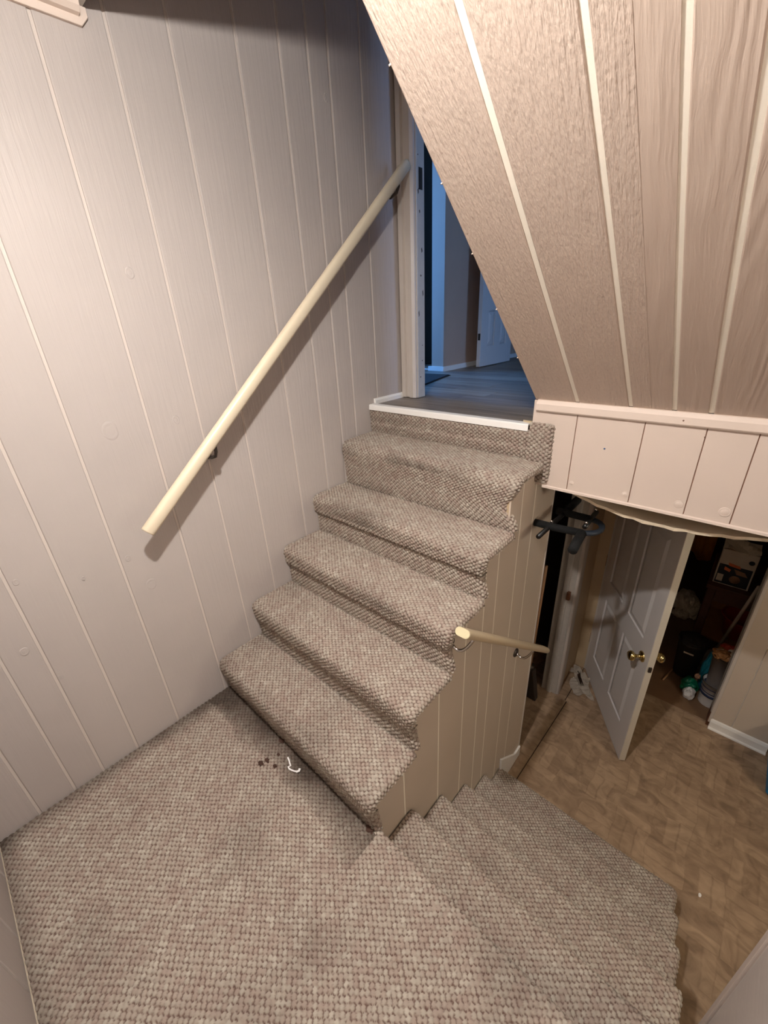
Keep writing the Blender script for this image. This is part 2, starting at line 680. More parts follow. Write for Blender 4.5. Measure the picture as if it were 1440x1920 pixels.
def carpet(name, prof, x0, x1, s0, parent, curl=0.0, curl_left=0.0, soil=None, amp=0.0062, dxy=0.0031, right=None):
    """a strip of loop pile following prof (y, z) from x0 to x1; curl wraps the edge down over that length"""
    s, P = resample(prof, dxy)
    T = np.gradient(P, axis=0)
    for _ in range(2):
        T[1:-1] = (T[:-2] + 2 * T[1:-1] + T[2:]) / 4
    T /= np.linalg.norm(T, axis=1)[:, None]
    N = np.c_[-T[:, 1], T[:, 0]]                # left of travel: up / towards the room
    NC = N.copy()
    kw = min(31, (len(s) // 2) * 2 - 1)
    pad = np.pad(N, ((kw // 2, kw // 2), (0, 0)), mode='edge')
    for c in range(2):
        NC[:, c] = np.convolve(pad[:, c], np.ones(kw) / kw, mode='valid')
    NC /= np.linalg.norm(NC, axis=1)[:, None] + 1e-9
    t = np.arange(x0 - curl_left, x1 + curl + 1e-9, dxy)
    n, m = len(s), len(t)
    sg = (s + s0)[:, None] * np.ones((1, m))
    tg = t[None, :] * np.ones((n, 1))
    # wobble of the rows
    sw = sg + 0.006 * (vnoise(sg * 6, tg * 6, 3) - 0.5)
    tw = tg + 0.006 * (vnoise(sg * 6 + 40, tg * 6, 5) - 0.5)
    best = np.zeros((n, m))
    ri = np.zeros((n, m))
    rj = np.zeros((n, m))
    for o in (0.0, 0.5):
        i = np.round(sw / PA - o)
        j = np.round(tw / PB - o)
        for dj in (0,):
            jj = j + dj
            cs = (i + o) * PA + (hash01(i, jj, 1 + o) - 0.5) * 0.0016
            ct = (jj + o) * PB + (hash01(i, jj, 2 + o) - 0.5) * 0.0016
            ru, rv = 0.0074, 0.0064
            d = ((sw - cs) / ru) ** 2 + ((tw - ct) / rv) ** 2
            h = np.clip(1 - d, 0, 1) ** 0.55 * (0.75 + 0.5 * hash01(i, jj, 7 + o))
            up = h > best
            best = np.where(up, h, best)
            ri = np.where(up, i + 500 * o, ri)
            rj = np.where(up, jj, rj)
    H = amp * np.minimum(best, 1.15)
    tone = 0.15 + hash01(ri, rj, 11.0) * 0.5 + 0.35 * vnoise(sg * 26, tg * 26, 13)
    back = np.clip(1.0 - best * 1.7, 0, 0.95)
    so = np.clip((fbm(sg * 5, tg * 5, 21) - 0.60) * 0.9, 0, 0.25)
    if soil is not None:
        so = np.clip(so + soil(P[:, 0][:, None] * np.ones((1, m)), P[:, 1][:, None] * np.ones((1, m)), tg), 0, 0.9)
    Y = P[:, 0][:, None] + N[:, 0][:, None] * H
    Z = P[:, 1][:, None] + N[:, 1][:, None] * H
    X = tg.copy()
    for side, cu, xe in ((1, curl, x1), (-1, curl_left, x0)):
        if cu <= 0:
            continue
        R = 0.016
        k = (tg - xe) * side
        a = np.clip(k / R, 0, math.pi / 2)
        ext = np.clip(k - R * math.pi / 2, 0, None)
        on = k > 0
        dn = R * (1 - np.cos(a)) + ext
        X = np.where(on, xe + side * (R * np.sin(a) + H * np.sin(a)), X)
        hn = H * np.cos(a)
        Y = np.where(on, P[:, 0][:, None] + N[:, 0][:, None] * hn - NC[:, 0][:, None] * dn, Y)
        Z = np.where(on, P[:, 1][:, None] + N[:, 1][:, None] * hn - NC[:, 1][:, None] * dn, Z)
    if right is not None:                       # the cut edge is not straight: pull rows in towards x0
        X = x0 + (X - x0) * ((right(P) - x0) / (x1 - x0))[:, None]
    co = np.stack([X, Y, Z], -1).reshape(-1, 3).astype(np.float32)
    idx = np.arange(n * m).reshape(n, m)
    q = np.stack([idx[:-1, :-1], idx[:-1, 1:], idx[1:, 1:], idx[1:, :-1]], -1).reshape(-1, 4)
    me = bpy.data.meshes.new(name)
    me.vertices.add(n * m)
    me.vertices.foreach_set('co', co.ravel())
    me.loops.add(q.size)
    me.loops.foreach_set('vertex_index', q.ravel().astype(np.int32))
    me.polygons.add(len(q))
    me.polygons.foreach_set('loop_start', (np.arange(len(q)) * 4).astype(np.int32))
    me.update(calc_edges=True)
    col = np.ones((n * m, 4), np.float32)
    col[:, 0], col[:, 1], col[:, 2] = tone.ravel(), back.ravel(), so.ravel()
    at = me.attributes.new('loop', 'FLOAT_COLOR', 'POINT')
    at.data.foreach_set('color', col.ravel())
    return link_mesh(name, me, 'carpet', parent, True), s[-1]


# ------------------------------------------------------------------ dimensions (metres; landing floor is z = 0)
ZF = -1.047                 # basement floor
ZU = 1.105                  # upper floor
XW = 0.90                   # face of the wall beside the lower flight
HY = 1.54                   # face of the header
TH = math.radians(41.75)    # slope of the boarded soffit
SZ = 1.204                  # soffit meets header
XR = 1.80                   # wall at the right of the landing
ZC = 2.233                  # landing ceiling
YB = -0.33                  # wall behind the camera
RY = [0.505, 0.71, 0.918, 1.123, 1.33, 1.54]        # riser faces, upper flight
TZ = [0.17, 0.36, 0.555, 0.745, 0.965, 1.092]       # tread heights
DR, DT = 0.1745, 0.2002                             # lower flight


def slope_z(y):
    return SZ + (HY - y) * math.tan(TH)


# ------------------------------------------------------------------ left wall: random-width grooved boards
GY = [YB - 0.02, -0.215, -0.11, -0.018, 0.103, 0.266, 0.481, 0.652, 0.821, 1.038, 1.205, 1.328, 1.426, 1.595, 1.80]
wl = empty('wall_left', (0, 0, 0), 'off-white wall of vertical random-width grooved boards behind the long handrail', 'wall', kind='structure')
box('backing', (-0.08, -0.0045), (YB - 0.1, 1.93), (ZF, 3.5), 'wall_groove', wl)
MW = frame((0, 0, 0), (0, 1, 0), (0, 0, 1))          # X -> y, Y -> z, Z -> +x
for a, b in zip(GY, GY[1:]):
    plank_obj('plank', [(a + 0.004, -0.02), (b - 0.004, -0.02), (b - 0.004, 3.5), (a + 0.004, 3.5)], 0.005, 'wall_board', MW, wl, 0.003)
# knots and dents in the boards
for (y, z, r) in ((0.547, 1.66, 0.011), (0.365, 1.222, 0.020), (0.57, 1.216, 0.011), (0.335, 0.659, 0.015), (0.292, 0.79, 0.008),
                  (0.003, 0.848, 0.007), (-0.053, 0.621, 0.010), (-0.004, 0.472, 0.006), (1.399, 2.259, 0.009), (0.155, 0.78, 0.005)):
    bm = bmesh.new()
    n = 14
    rings = []
    for rr, xx in ((1.25, -0.0003), (1.0, 0.0022), (0.8, 0.0006), (0.55, 0.0014)):
        rings.append([bm.verts.new((xx, y + r * rr * math.cos(k * 2 * math.pi / n) * (0.85 + 0.2 * random.random()), z + r * rr * 1.25 * math.sin(k * 2 * math.pi / n))) for k in range(n)])
    for p, q in zip(rings, rings[1:]):
        for k in range(n):
            bm.faces.new((p[k], p[(k + 1) % n], q[(k + 1) % n], q[k]))
    bm.faces.new(rings[-1])
    from_bm('knot', bm, 'wall_board', wl, True)

# wall behind the camera
wb = empty('wall_back', (0, 0, 0), 'pinkish boarded wall at the near edge of the landing carpet', 'wall', kind='structure')
box('backing', (-0.08, XR + 0.1), (YB - 0.08, YB - 0.0045), (ZF, 2.4), 'wall_groove', wb)
MB_ = frame((0, YB, 0), (-1, 0, 0), (0, 0, 1))
gx = [0.0, 0.14, 0.35, 0.5, 0.72, 0.9, 1.1, 1.2, 1.42, 1.6, XR]
for a, b in zip(gx, gx[1:]):
    plank_obj('plank', [(-b + 0.004, -0.02), (-a - 0.004, -0.02), (-a - 0.004, 2.235), (-b + 0.004, 2.235)], 0.005, 'wall_board', MB_, wb, 0.003)

# wall at the right of the landing (ends above the open lower flight)
wr = empty('wall_right', (0, 0, 0), 'pinkish wall end at the lower corner beside the descending stairs', 'wall', kind='structure')
prism('panel', [(YB, ZF), (0.81, ZF), (0.81, 0.868), (HY + 0.04, 0.868), (HY + 0.04, 3.5), (YB, 3.5)], 'x', XR, XR + 0.09, 'wall_board', wr)
box('corner_bead', (XR - 0.006, XR + 0.03), (0.80, 0.822), (ZF, 0.868), 'paint_beige', wr, 0.003)

# ------------------------------------------------------------------ ceiling over the landing, and its trim
cl = empty('ceiling_landing', (0, 0, 2.235), 'low plaster ceiling over the landing', 'ceiling', kind='structure')
ye = HY - (ZC - SZ) / math.tan(TH)
prism('slab', [(0, YB), (XR, YB), (XR, ye), (0.865, ye), (0.865, 0.60), (0, 0.60)], 'z', ZC, ZC + 0.06, 'paint_ceiling', cl)
box('fascia', (0, 0.865), (0.58, 0.60), (ZC + 0.06, 3.5), 'paint_ceiling', cl)
box('upper_slab', (-3.1, 3.5), (0.5, 6.0), (3.5, 3.56), 'paint_ceiling', cl)
t1 = empty('trim_1', (0, 0.2, 2.2), 'cream moulding strip along the top of the boarded wall', 'trim', kind='structure')
prism('flat_strip', [(YB, 2.190), (0.588, 2.194), (0.606, 2.214), (0.606, 2.2325), (YB, 2.2325)], 'x', 0.0, 0.010, 'header_trim', t1, 0.001)
prism('quarter_round', [(0.010, 2.210), (0.022, 2.2125), (0.030, 2.222), (0.032, 2.2325), (0.010, 2.2325)], 'y', YB, 0.585, 'header_trim', t1)

# ------------------------------------------------------------------ boarded soffit
sf = empty('ceiling_slope', (0, 0, 0), 'sloping boarded soffit with pale grooves above the descending stairs', 'ceiling', kind='structure')
cs_, sn_ = math.cos(TH), math.sin(TH)
MS = frame((0, HY, SZ), (1, 0, 0), (0, -cs_, sn_))
LS = (ZC - SZ) / sn_ + 0.03
plank_obj('backing', [(0.868, -0.0), (XR, -0.0), (XR, LS), (0.868, LS)], 0.02, 'slope_groove', MS @ Matrix.Translation((0, 0, -0.0028)), sf)
GX = [0.865, 1.0165, 1.185, 1.3045, 1.3965, 1.56, 1.70, XR]
for i, (a, b) in enumerate(zip(GX, GX[1:])):
    a2 = a if i == 0 else a + 0.0062
    b2 = b - 0.0062
    if i == 2:      # joint of the rough sheet and the smooth sheet inside this strip
        plank_obj('plank', [(a2, 0.0), (1.2435, 0.0), (1.2435, LS), (a2, LS)], 0.0065, 'slope_board', MS, sf)
        plank_obj('plank', [(1.2435, 0.0), (b2, 0.0), (b2, LS), (1.2435, LS)], 0.0065, 'slope_board_smooth', MS @ Matrix.Translation((0, 0, -0.0006)), sf)
        continue
    plank_obj('plank', [(a2, 0.0), (b2, 0.0), (b2, LS), (a2, LS)], 0.0065, 'slope_board' if i < 2 else 'slope_board_smooth', MS, sf, 0.003)
# closed-in side above the soffit
prism('side_wall', [(HY, SZ + 0.03), (HY, 3.5), (0.60, 3.5), (0.60, slope_z(0.60) + 0.03)], 'x', 0.868, 0.90, 'paint_beige', sf)
# paint drips along the raw left edge
for k in range(5):
    d = 0.20 + 0.21 * k + 0.12 * random.random()
    p = MS @ Vector((0.8655, d, 0.0))
    lathe('paint_drip', [(0, -0.003), (0.002, -0.001), (0.0017, 0.002), (0, 0.003)], p, (-1, -0.3, -0.4), 'slope_board', sf, 8)

# ------------------------------------------------------------------ header
hd = empty('wall_header', (0, 0, 0), 'short boarded header with a cap moulding below the sloping soffit', 'wall', kind='structure')
box('backing', (0.864, XR), (HY + 0.004, HY + 0.04), (0.872, SZ - 0.002), 'header_groove', hd)
MH = frame((0, HY, 0), (1, 0, 0), (0, 0, 1))
HX = [0.862, 1.024, 1.236, 1.399, 1.519, 1.66, XR]
for a, b in zip(HX, HX[1:]):
    plank_obj('plank', [(a + (0.0013 if a > 0.87 else 0), 0.872), (b - 0.0013, 0.872), (b - 0.0013, SZ - 0.003), (a + (0.0013 if a > 0.87 else 0), SZ - 0.003)], 0.006, 'header_board', MH, hd, 0.0012)
prism('cap_moulding', [(HY, 1.162), (HY - 0.010, 1.163), (HY - 0.014, 1.168), (HY - 0.014, 1.190), (HY - 0.006, 1.203), (HY, 1.2045)], 'x', 0.876, XR, 'header_trim', hd)
prism('bottom_lip', [(HY - 0.005, 0.866), (HY - 0.005, 0.874), (HY, 0.877), (HY + 0.04, 0.875), (HY + 0.04, 0.866)], 'x', 0.93, XR, 'header_trim', hd)
for (x, z, r) in ((1.038, 0.907, 0.0075), (1.222, 0.905, 0.009), (1.380, 0.909, 0.012), (1.499, 0.913, 0.014)):
    lathe('plug', [(0, -0.0022), (r * 0.7, -0.0022), (r * 0.85, -0.0006), (r, -0.0022), (r * 1.12, -0.0002), (r * 1.12, 0.001)], (x, HY, z), (0, 1, 0), 'header_trim', hd, 20)
for (x, z, r, mm) in ((1.130, 1.055, 0.0032, 'blue_mark'), (1.398, 1.134, 0.0024, 'nail_mark')):
    lathe('mark', [(0, -0.0010), (r, -0.0008), (r, 0.001)], (x, HY, z), (0, 1, 0), mm, hd, 8)
lathe('mark', [(0, -0.0010), (0.0026, -0.0008), (0.0026, 0.001)], (1.336, HY - 0.0138, 1.180), (0, 1, 0), 'nail_mark', hd, 8)

# ------------------------------------------------------------------ wall beside the lower flight (carries the upper flight)
wk = empty('wall_knee', (0, 0, 0), 'boarded wall with pale grooves below the carpeted upper stairs', 'wall', kind='structure')


def knee_top(y):
    z = -0.001
    for r, t in zip(RY, TZ):
        if y > r + 0.004:
            z = t - 0.02
    return 0.871 if y > HY else max(z, 0.0)


KY = [0.506, 0.677, 0.886, 1.057, 1.181, 1.275, 1.438, 1.560, 1.772]
MK = frame((XW, 0, 0), (0, 1, 0), (0, 0, 1))
for a, b in zip(KY, KY[1:]):
    ys = [a] + [r + 0.005 for r in RY if a < r + 0.005 < b] + [b]
    g = 0.0032
    top = []
    for p, q in zip(ys, ys[1:]):
        z = knee_top((p + q) / 2)
        top += [(p, z), (q, z)]
    top[0] = (a + g, top[0][1])
    top[-1] = (b - (g if b < 1.77 else 0), top[-1][1])
    poly = [(a + g, ZF), (b - (g if b < 1.77 else 0), ZF)] + top[::-1]
    plank_obj('plank', poly, 0.006, 'knee_board', MK, wk, 0.001)
core = [(0.512, ZF), (1.765, ZF), (1.765, 0.868), (HY + 0.008, 0.868)]
for r, t in list(zip(RY, TZ))[::-1][1:]:
    i = RY.index(r)
    core += [(RY[i + 1] + 0.008, t - 0.03), (r + 0.008, t - 0.03)]
core += [(0.512, -0.02)]
prism('backing', core, 'x', XW - 0.09, XW - 0.0008, 'knee_groove', wk)
for k in range(5):
    box('end_board', (XW - 0.09, XW - 0.0002), (RY[k] + 0.0052, RY[k] + 0.0079), ((TZ[k - 1] if k else 0.0) - 0.04, TZ[k] - 0.028), 'stained_wall', wk)
box('corner_bead', (XW - 0.09, XW + 0.003), (1.766, 1.778), (ZF, 0.868), 'casing_white', wk, 0.002)
prism('baseboard', [(1.50, ZF + 0.005), (1.774, ZF + 0.005), (1.774, ZF + 0.085), (1.70, ZF + 0.085), (1.50, ZF + 0.26), (1.50, ZF + 0.2)], 'x', XW, XW + 0.012, 'white_trim', wk, 0.002)

# ------------------------------------------------------------------ landing
fl = empty('floor_landing', (0.9, 0.1, 0), 'carpeted landing between the two flights of stairs', 'floor', kind='structure')
box('slab', (0, XR), (YB, 0.50), (-0.16, -0.002), 'raw_edge', fl)


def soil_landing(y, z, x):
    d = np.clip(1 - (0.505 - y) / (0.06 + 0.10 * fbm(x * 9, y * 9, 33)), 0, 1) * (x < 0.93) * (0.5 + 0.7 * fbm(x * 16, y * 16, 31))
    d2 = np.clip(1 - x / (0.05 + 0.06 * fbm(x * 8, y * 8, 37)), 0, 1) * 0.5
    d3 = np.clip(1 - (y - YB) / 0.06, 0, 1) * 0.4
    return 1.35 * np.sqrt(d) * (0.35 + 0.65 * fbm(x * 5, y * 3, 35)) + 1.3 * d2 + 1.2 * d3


co, sL = carpet('carpet', [(YB + 0.004, 0.0), (0.503, 0.0)], 0.003, XR - 0.003, YB, fl, soil=soil_landing)
co['kind'] = 'stuff'

# ------------------------------------------------------------------ upper flight
su = empty('staircase', (0.46, 0.5, 0), 'flight of carpeted stairs climbing along the boarded wall to the upper hall', 'staircase')
body = [(0.515, -0.01), (HY + 0.03, -0.01), (HY + 0.03, TZ[5] - 0.012)]
for i in range(5, -1, -1):
    zt = TZ[i] - 0.012 if i < 5 else TZ[5] - 0.012
    if i < 5:
        body += [(RY[i + 1] + 0.012, zt)]
    body += [(RY[i] + 0.012, zt)]
prism('stringer', body, 'x', 0.002, XW - 0.09, 'raw_edge', su)


def soil_crease_up(k):
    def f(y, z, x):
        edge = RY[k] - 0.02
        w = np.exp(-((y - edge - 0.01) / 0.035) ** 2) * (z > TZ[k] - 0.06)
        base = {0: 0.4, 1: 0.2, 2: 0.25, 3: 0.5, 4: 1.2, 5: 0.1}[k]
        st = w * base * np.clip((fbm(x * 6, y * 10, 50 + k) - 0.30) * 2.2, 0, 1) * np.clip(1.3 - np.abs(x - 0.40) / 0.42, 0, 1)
        crease = np.clip(1 - (RY[min(k + 1, 5)] - y) / 0.012, 0, 1) * (z > TZ[k] - 0.01) * 0.55 if k < 5 else 0  # tread darkened in a line along the foot of the next riser
        low = np.clip(1 - (z - (TZ[k - 1] if k else 0)) / 0.05, 0, 1) * (0.55 if k == 0 else 0.15) * fbm(x * 15, z * 15, 60 + k)  # darker towards the foot of the riser
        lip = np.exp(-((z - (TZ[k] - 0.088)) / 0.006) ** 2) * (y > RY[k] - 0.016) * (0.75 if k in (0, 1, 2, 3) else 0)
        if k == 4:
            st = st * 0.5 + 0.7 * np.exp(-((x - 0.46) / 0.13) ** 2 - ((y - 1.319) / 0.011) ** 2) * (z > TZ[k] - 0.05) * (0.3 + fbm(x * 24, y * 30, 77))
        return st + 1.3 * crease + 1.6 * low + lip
    return f


s0 = 0.0
for k in range(5):
    z0 = 0.0 if k == 0 else TZ[k - 1]
    r, t, rn = RY[k], TZ[k], RY[k + 1]
    if k < 4:
        pts = [(r, z0, 0), (r + 0.001, t - 0.088, 0.003), (r - 0.015, t - 0.080, 0.008), (r - 0.022, t - 0.001, 0.034), (rn, t, 0)]
    else:
        pts = [(r + 0.004, z0, 0), (r + 0.002, t - 0.12, 0.03), (r - 0.016, t - 0.004, 0.07), (rn, t, 0)]
    def edge(P, k=k, z0=z0, t=t):
        u = (P[:, 1] - z0) / (t - z0)
        dip = np.exp(-((u - 0.42) / 0.26) ** 2)
        return XW + 0.012 - (0.042 if k == 4 else 0.016) * dip
    o, ln = carpet('step_carpet', fillet(pts), 0.003, XW + 0.012, s0, su, curl=0.034, soil=soil_crease_up(k), right=edge)
    o['kind'] = 'stuff'
    s0 += ln
# the carpet turned up over the last riser and around the header's end
pts = [(HY + 0.002, TZ[4] - 0.002, 0), (HY - 0.006, TZ[4] + 0.045, 0.01), (HY - 0.001, TZ[4] + 0.055, 0.006), (HY - 0.010, TZ[4] + 0.10, 0.02), (HY - 0.004, TZ[5] - 0.004, 0)]
o, ln = carpet('riser_carpet', fillet(pts), 0.003, 0.864, s0, su, soil=soil_crease_up(5))
o['kind'] = 'stuff'
pts = [(HY - 0.006, 0.885, 0), (HY - 0.013, 0.93, 0.01), (HY - 0.010, 1.112, 0.01), (HY - 0.004, 1.116, 0)]
o, ln = carpet('edge_carpet', fillet(pts), 0.858, 0.932, s0, su, curl=0.026)
o['kind'] = 'stuff'

# ------------------------------------------------------------------ lower flight
sd = empty('staircase', (1.33, 1.5, ZF), 'flight of carpeted stairs going down from the landing to the basement floor', 'staircase')
XD = 1.752
body = [(0.505, ZF), (0.505, -0.02)]
for k in range(6):
    y = 0.514 + DT * k
    z = -DR * k
    body += [(y - 0.02, z - 0.014 if k else -0.02), (y - 0.02, z - DR - 0.014 if k < 5 else ZF)]
prism('stringer', body, 'x', XW + 0.002, XD - 0.012, 'raw_edge', sd)
s1 = 0.51
for k in range(6):
    yn, z = 0.514 + DT * k, -DR * k
    ys = 0.4975 if k == 0 else yn - DT - 0.012
    pts = [(ys, z, 0), (yn + 0.004, z - 0.002, 0.034), (yn - 0.012, z - DR, 0)]
    o, ln = carpet('step_carpet', fillet(pts), XW + 0.004, XD if k else XR - 0.004, s1, sd, curl=0.0 if k == 0 else 0.06)
    o['kind'] = 'stuff'
    s1 += ln
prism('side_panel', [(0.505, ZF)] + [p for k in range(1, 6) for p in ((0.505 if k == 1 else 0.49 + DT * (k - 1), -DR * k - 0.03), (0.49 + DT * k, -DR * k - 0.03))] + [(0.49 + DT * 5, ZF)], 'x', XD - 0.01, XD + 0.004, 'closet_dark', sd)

# ------------------------------------------------------------------ threshold, upper floor
th = empty('trim_2', (0.43, 1.54, 1.09), 'white painted nosing strip at the top of the carpeted stairs', 'trim', kind='structure')
prism('nosing', [(HY - 0.016, 1.083), (HY - 0.014, 1.106), (HY - 0.010, 1.110), (HY + 0.02, 1.1105), (HY + 0.02, 1.1055), (HY - 0.009, 1.105), (HY - 0.0105, 1.083)], 'x', 0.003, 0.853, 'white_trim', th, 0.0008)
prism('splinter', [(0.818, 1.556), (0.858, 1.545), (0.864, 1.553), (0.845, 1.562)], 'z', 1.1055, 1.118, 'rail_wood_tan', th)
fu = empty('floor_upper', (0, 3, ZU), 'grey-brown wood plank floor of the upper hall', 'floor', kind='structure')
box('subfloor', (-3.1, 3.5), (HY + 0.045, 6.0), (1.0, ZU - 0.004), 'black_void', fu)
FU = []
for i in range(24):
    ya = HY + 0.0 + 0.152 * i
    yb = min(ya + 0.1505, 5.2)
    xs = [0.866 if i == 0 else 1.6]
    x = -2.4 if i > 1 else 0.002
    cuts = [x]
    p = x + 0.35 + 0.75 * random.random()
    while p < xs[0] - 0.15:
        cuts.append(p)
        p += 0.9 + 0.3 * random.random()
    cuts.append(xs[0])
    for a, b in zip(cuts, cuts[1:]):
        FU.append((a, b, ya, yb, int(random.random() * 3)))


def wood_floor_mat(name, c0, c1):
    m, nt, b = new_mat(name)
    L = nt.links.new
    tc = node(nt, 'ShaderNodeTexCoord')
    oi = node(nt, 'ShaderNodeObjectInfo')
    add = node(nt, 'ShaderNodeVectorMath', operation='ADD')
    L(tc.outputs['Object'], add.inputs[0])
    mul = node(nt, 'ShaderNodeMath', operation='MULTIPLY')
    mul.inputs[1].default_value = 7.0
    L(oi.outputs['Random'], mul.inputs[0])
    L(mul.outputs[0], add.inputs[1])
    mp = node(nt, 'ShaderNodeMapping')
    mp.inputs['Scale'].default_value = (2.0, 26.0, 10.0)
    L(add.outputs[0], mp.inputs['Vector'])
    n = node(nt, 'ShaderNodeTexNoise')
    n.inputs['Scale'].default_value = 1.0
    n.inputs['Detail'].default_value = 5
    n.inputs['Distortion'].default_value = 0.6
    L(mp.outputs[0], n.inputs['Vector'])
    rp = node(nt, 'ShaderNodeValToRGB')
    rp.color_ramp.elements[0].position = 0.3
    rp.color_ramp.elements[0].color = (*c0, 1)
    rp.color_ramp.elements[1].position = 0.7
    rp.color_ramp.elements[1].color = (*c1, 1)
    L(n.outputs['Fac'], rp.inputs[0])
    L(rp.outputs[0], b.inputs['Base Color'])
    b.inputs['Roughness'].default_value = 0.42
    MATS[name] = m


wood_floor_mat('hall_plank_0', rgb8(104, 94, 86), rgb8(146, 134, 122))
wood_floor_mat('hall_plank_1', rgb8(116, 106, 96), rgb8(158, 146, 132))
wood_floor_mat('hall_plank_2', rgb8(96, 86, 80), rgb8(136, 124, 114))
MF = frame((0, 0, ZU), (1, 0, 0), (0, 1, 0))
for a, b, ya, yb, t in FU:
    plank_obj('plank', [(a + 0.0008, ya), (b - 0.0008, ya), (b - 0.0008, yb), (a + 0.0008, yb)], 0.0045, 'hall_plank_%d' % t, MF, fu)

bb = empty('baseboard_upper', (0.006, 1.69, ZU), 'short white baseboard at the foot of the boarded wall by the top step', 'baseboard', kind='structure')
prism('strip', [(0.0, ZU), (0.013, ZU), (0.013, ZU + 0.018), (0.006, ZU + 0.027), (0.0, ZU + 0.027)], 'y', 1.567, 1.797, 'white_trim', bb)

# ------------------------------------------------------------------ doorway at the top of the stairs
wu = empty('wall_upper', (0, 0, 0), 'partition wall around the doorway at the top of the stairs', 'wall', kind='structure')
box('left_pier', (-3.0, 0.088), (1.81, 1.852), (ZU, 3.5), 'hall_wall', wu)
box('right_pier', (0.90, 3.4), (1.81, 1.852), (ZU, 3.5), 'hall_wall', wu)
box('lintel', (0.088, 0.90), (1.81, 1.852), (3.16, 3.5), 'hall_wall', wu)
t3 = empty('trim_3', (0.06, 1.8, ZU), 'chipped white door casing beside the top of the handrail', 'trim', kind='structure')
prism('casing', [(0.004, 1.81), (0.004, 1.797), (0.010, 1.786), (0.036, 1.784), (0.040, 1.796), (0.060, 1.796), (0.066, 1.781), (0.090, 1.779), (0.104, 1.788), (0.104, 1.81)], 'z', ZU + 0.004, 3.23, 'casing_white', t3)
prism('jamb', [(0.088, 1.798), (0.110, 1.798), (0.112, 1.803), (0.112, 1.856), (0.088, 1.856)], 'z', ZU + 0.004, 3.16, 'worn_white', t3)
box('strike_plate', (0.1115, 0.1132), (1.815, 1.842), (2.02, 2.10), 'dark_metal', t3)
for k in range(11):          # chipped paint on the jamb's arris
    z = ZU + 0.03 + 1.15 * (k + random.random() * 0.8) / 11
    h = 0.004 + 0.03 * random.random() ** 2
    y_ = 1.808 + 0.035 * random.random()
    prism('paint_chip', [(y_, z), (y_ + 0.004 + 0.004 * random.random(), z + h * 0.3), (y_ + 0.003, z + h), (y_ - 0.003, z + h * 0.7)], 'x', 0.1112, 0.1124, 'chip_dark', t3)
box('casing_far', (0.885, 0.90), (1.79, 1.86), (ZU, 3.16), 'casing_white', t3)

# ------------------------------------------------------------------ upper hall
wh = empty('wall_hall', (0, 0, 0), 'beige hall wall with a bluish lit end seen through the upper doorway', 'wall', kind='structure')
prism('pier', [(-0.572, 2.86), (-0.452, 2.848), (-0.440, 4.4), (-0.572, 4.4)], 'z', ZU, 3.5, 'hall_wall', wh)
box('left_part', (-3.0, -1.35), (2.86, 2.98), (ZU, 3.5), 'hall_wall', wh)
box('lintel', (-1.35, -0.572), (2.86, 2.98), (3.1, 3.5), 'hall_wall', wh)
box('room_end', (-3.0, -0.43), (4.4, 4.5), (ZU, 3.5), 'black_void', wh)
box('room_side', (-3.1, -3.0), (1.9, 4.5), (ZU, 3.5), 'black_void', wh)
box('far_end', (-0.5, 3.5), (5.2, 5.3), (ZU, 3.5), 'closet_dark', wh)
box('far_side', (3.4, 3.5), (1.9, 5.3), (ZU, 3.5), 'hall_wall', wh)
box('dark_room_panel', (-1.35, -0.572), (3.25, 3.29), (ZU + 0.01, 3.1), 'black_void', wh)  # black panel, the darkness of the unlit room put into its colour
b2 = empty('baseboard_hall', (-0.45, 2.9, ZU), 'white baseboard around the foot of the hall wall', 'baseboard', kind='structure')
prism('front_strip', [(-0.600, 2.848), (-0.440, 2.834), (-0.440, 2.848), (-0.452, 2.8485), (-0.572, 2.8605), (-0.600, 2.8605)], 'z', ZU, ZU + 0.035, 'white_trim', b2, 0.001)
box('side_strip', (-0.452, -0.436), (2.846, 4.2), (ZU, ZU + 0.035), 'white_trim', b2)
box('door_sill', (-1.35, -0.60), (2.90, 2.93), (ZU, ZU + 0.006), 'white_trim', b2)

w1 = empty('window_1', (-1.95, 2.3, 2.2), 'daylit glazed door at the side of the upper hall', 'window', kind='structure')
box('pane', (-2.42, -2.40), (1.98, 2.74), (1.45, 3.05), 'hall_daylight', w1)
for (ya, yb, za, zb) in ((1.93, 1.98, ZU, 3.12), (2.74, 2.80, ZU, 3.12), (1.98, 2.74, ZU, 1.45), (1.98, 2.74, 3.05, 3.12)):
    box('frame_bar', (-2.44, -2.38), (ya, yb), (za, zb), 'glass_frame', w1)
w2 = empty('window_2', (3.38, 2.25, 2.2), 'daylit window at the far side of the upper hall', 'window', kind='structure')
box('pane', (3.37, 3.385), (2.0, 2.5), (1.3, 3.2), 'hall_daylight_far', w2)
for (ya, yb, za, zb) in ((1.94, 2.0, 1.24, 3.26), (2.5, 2.56, 1.24, 3.26), (2.0, 2.5, 1.24, 1.3), (2.0, 2.5, 3.2, 3.26)):
    box('frame_bar', (3.35, 3.4), (ya, yb), (za, zb), 'glass_frame', w2)


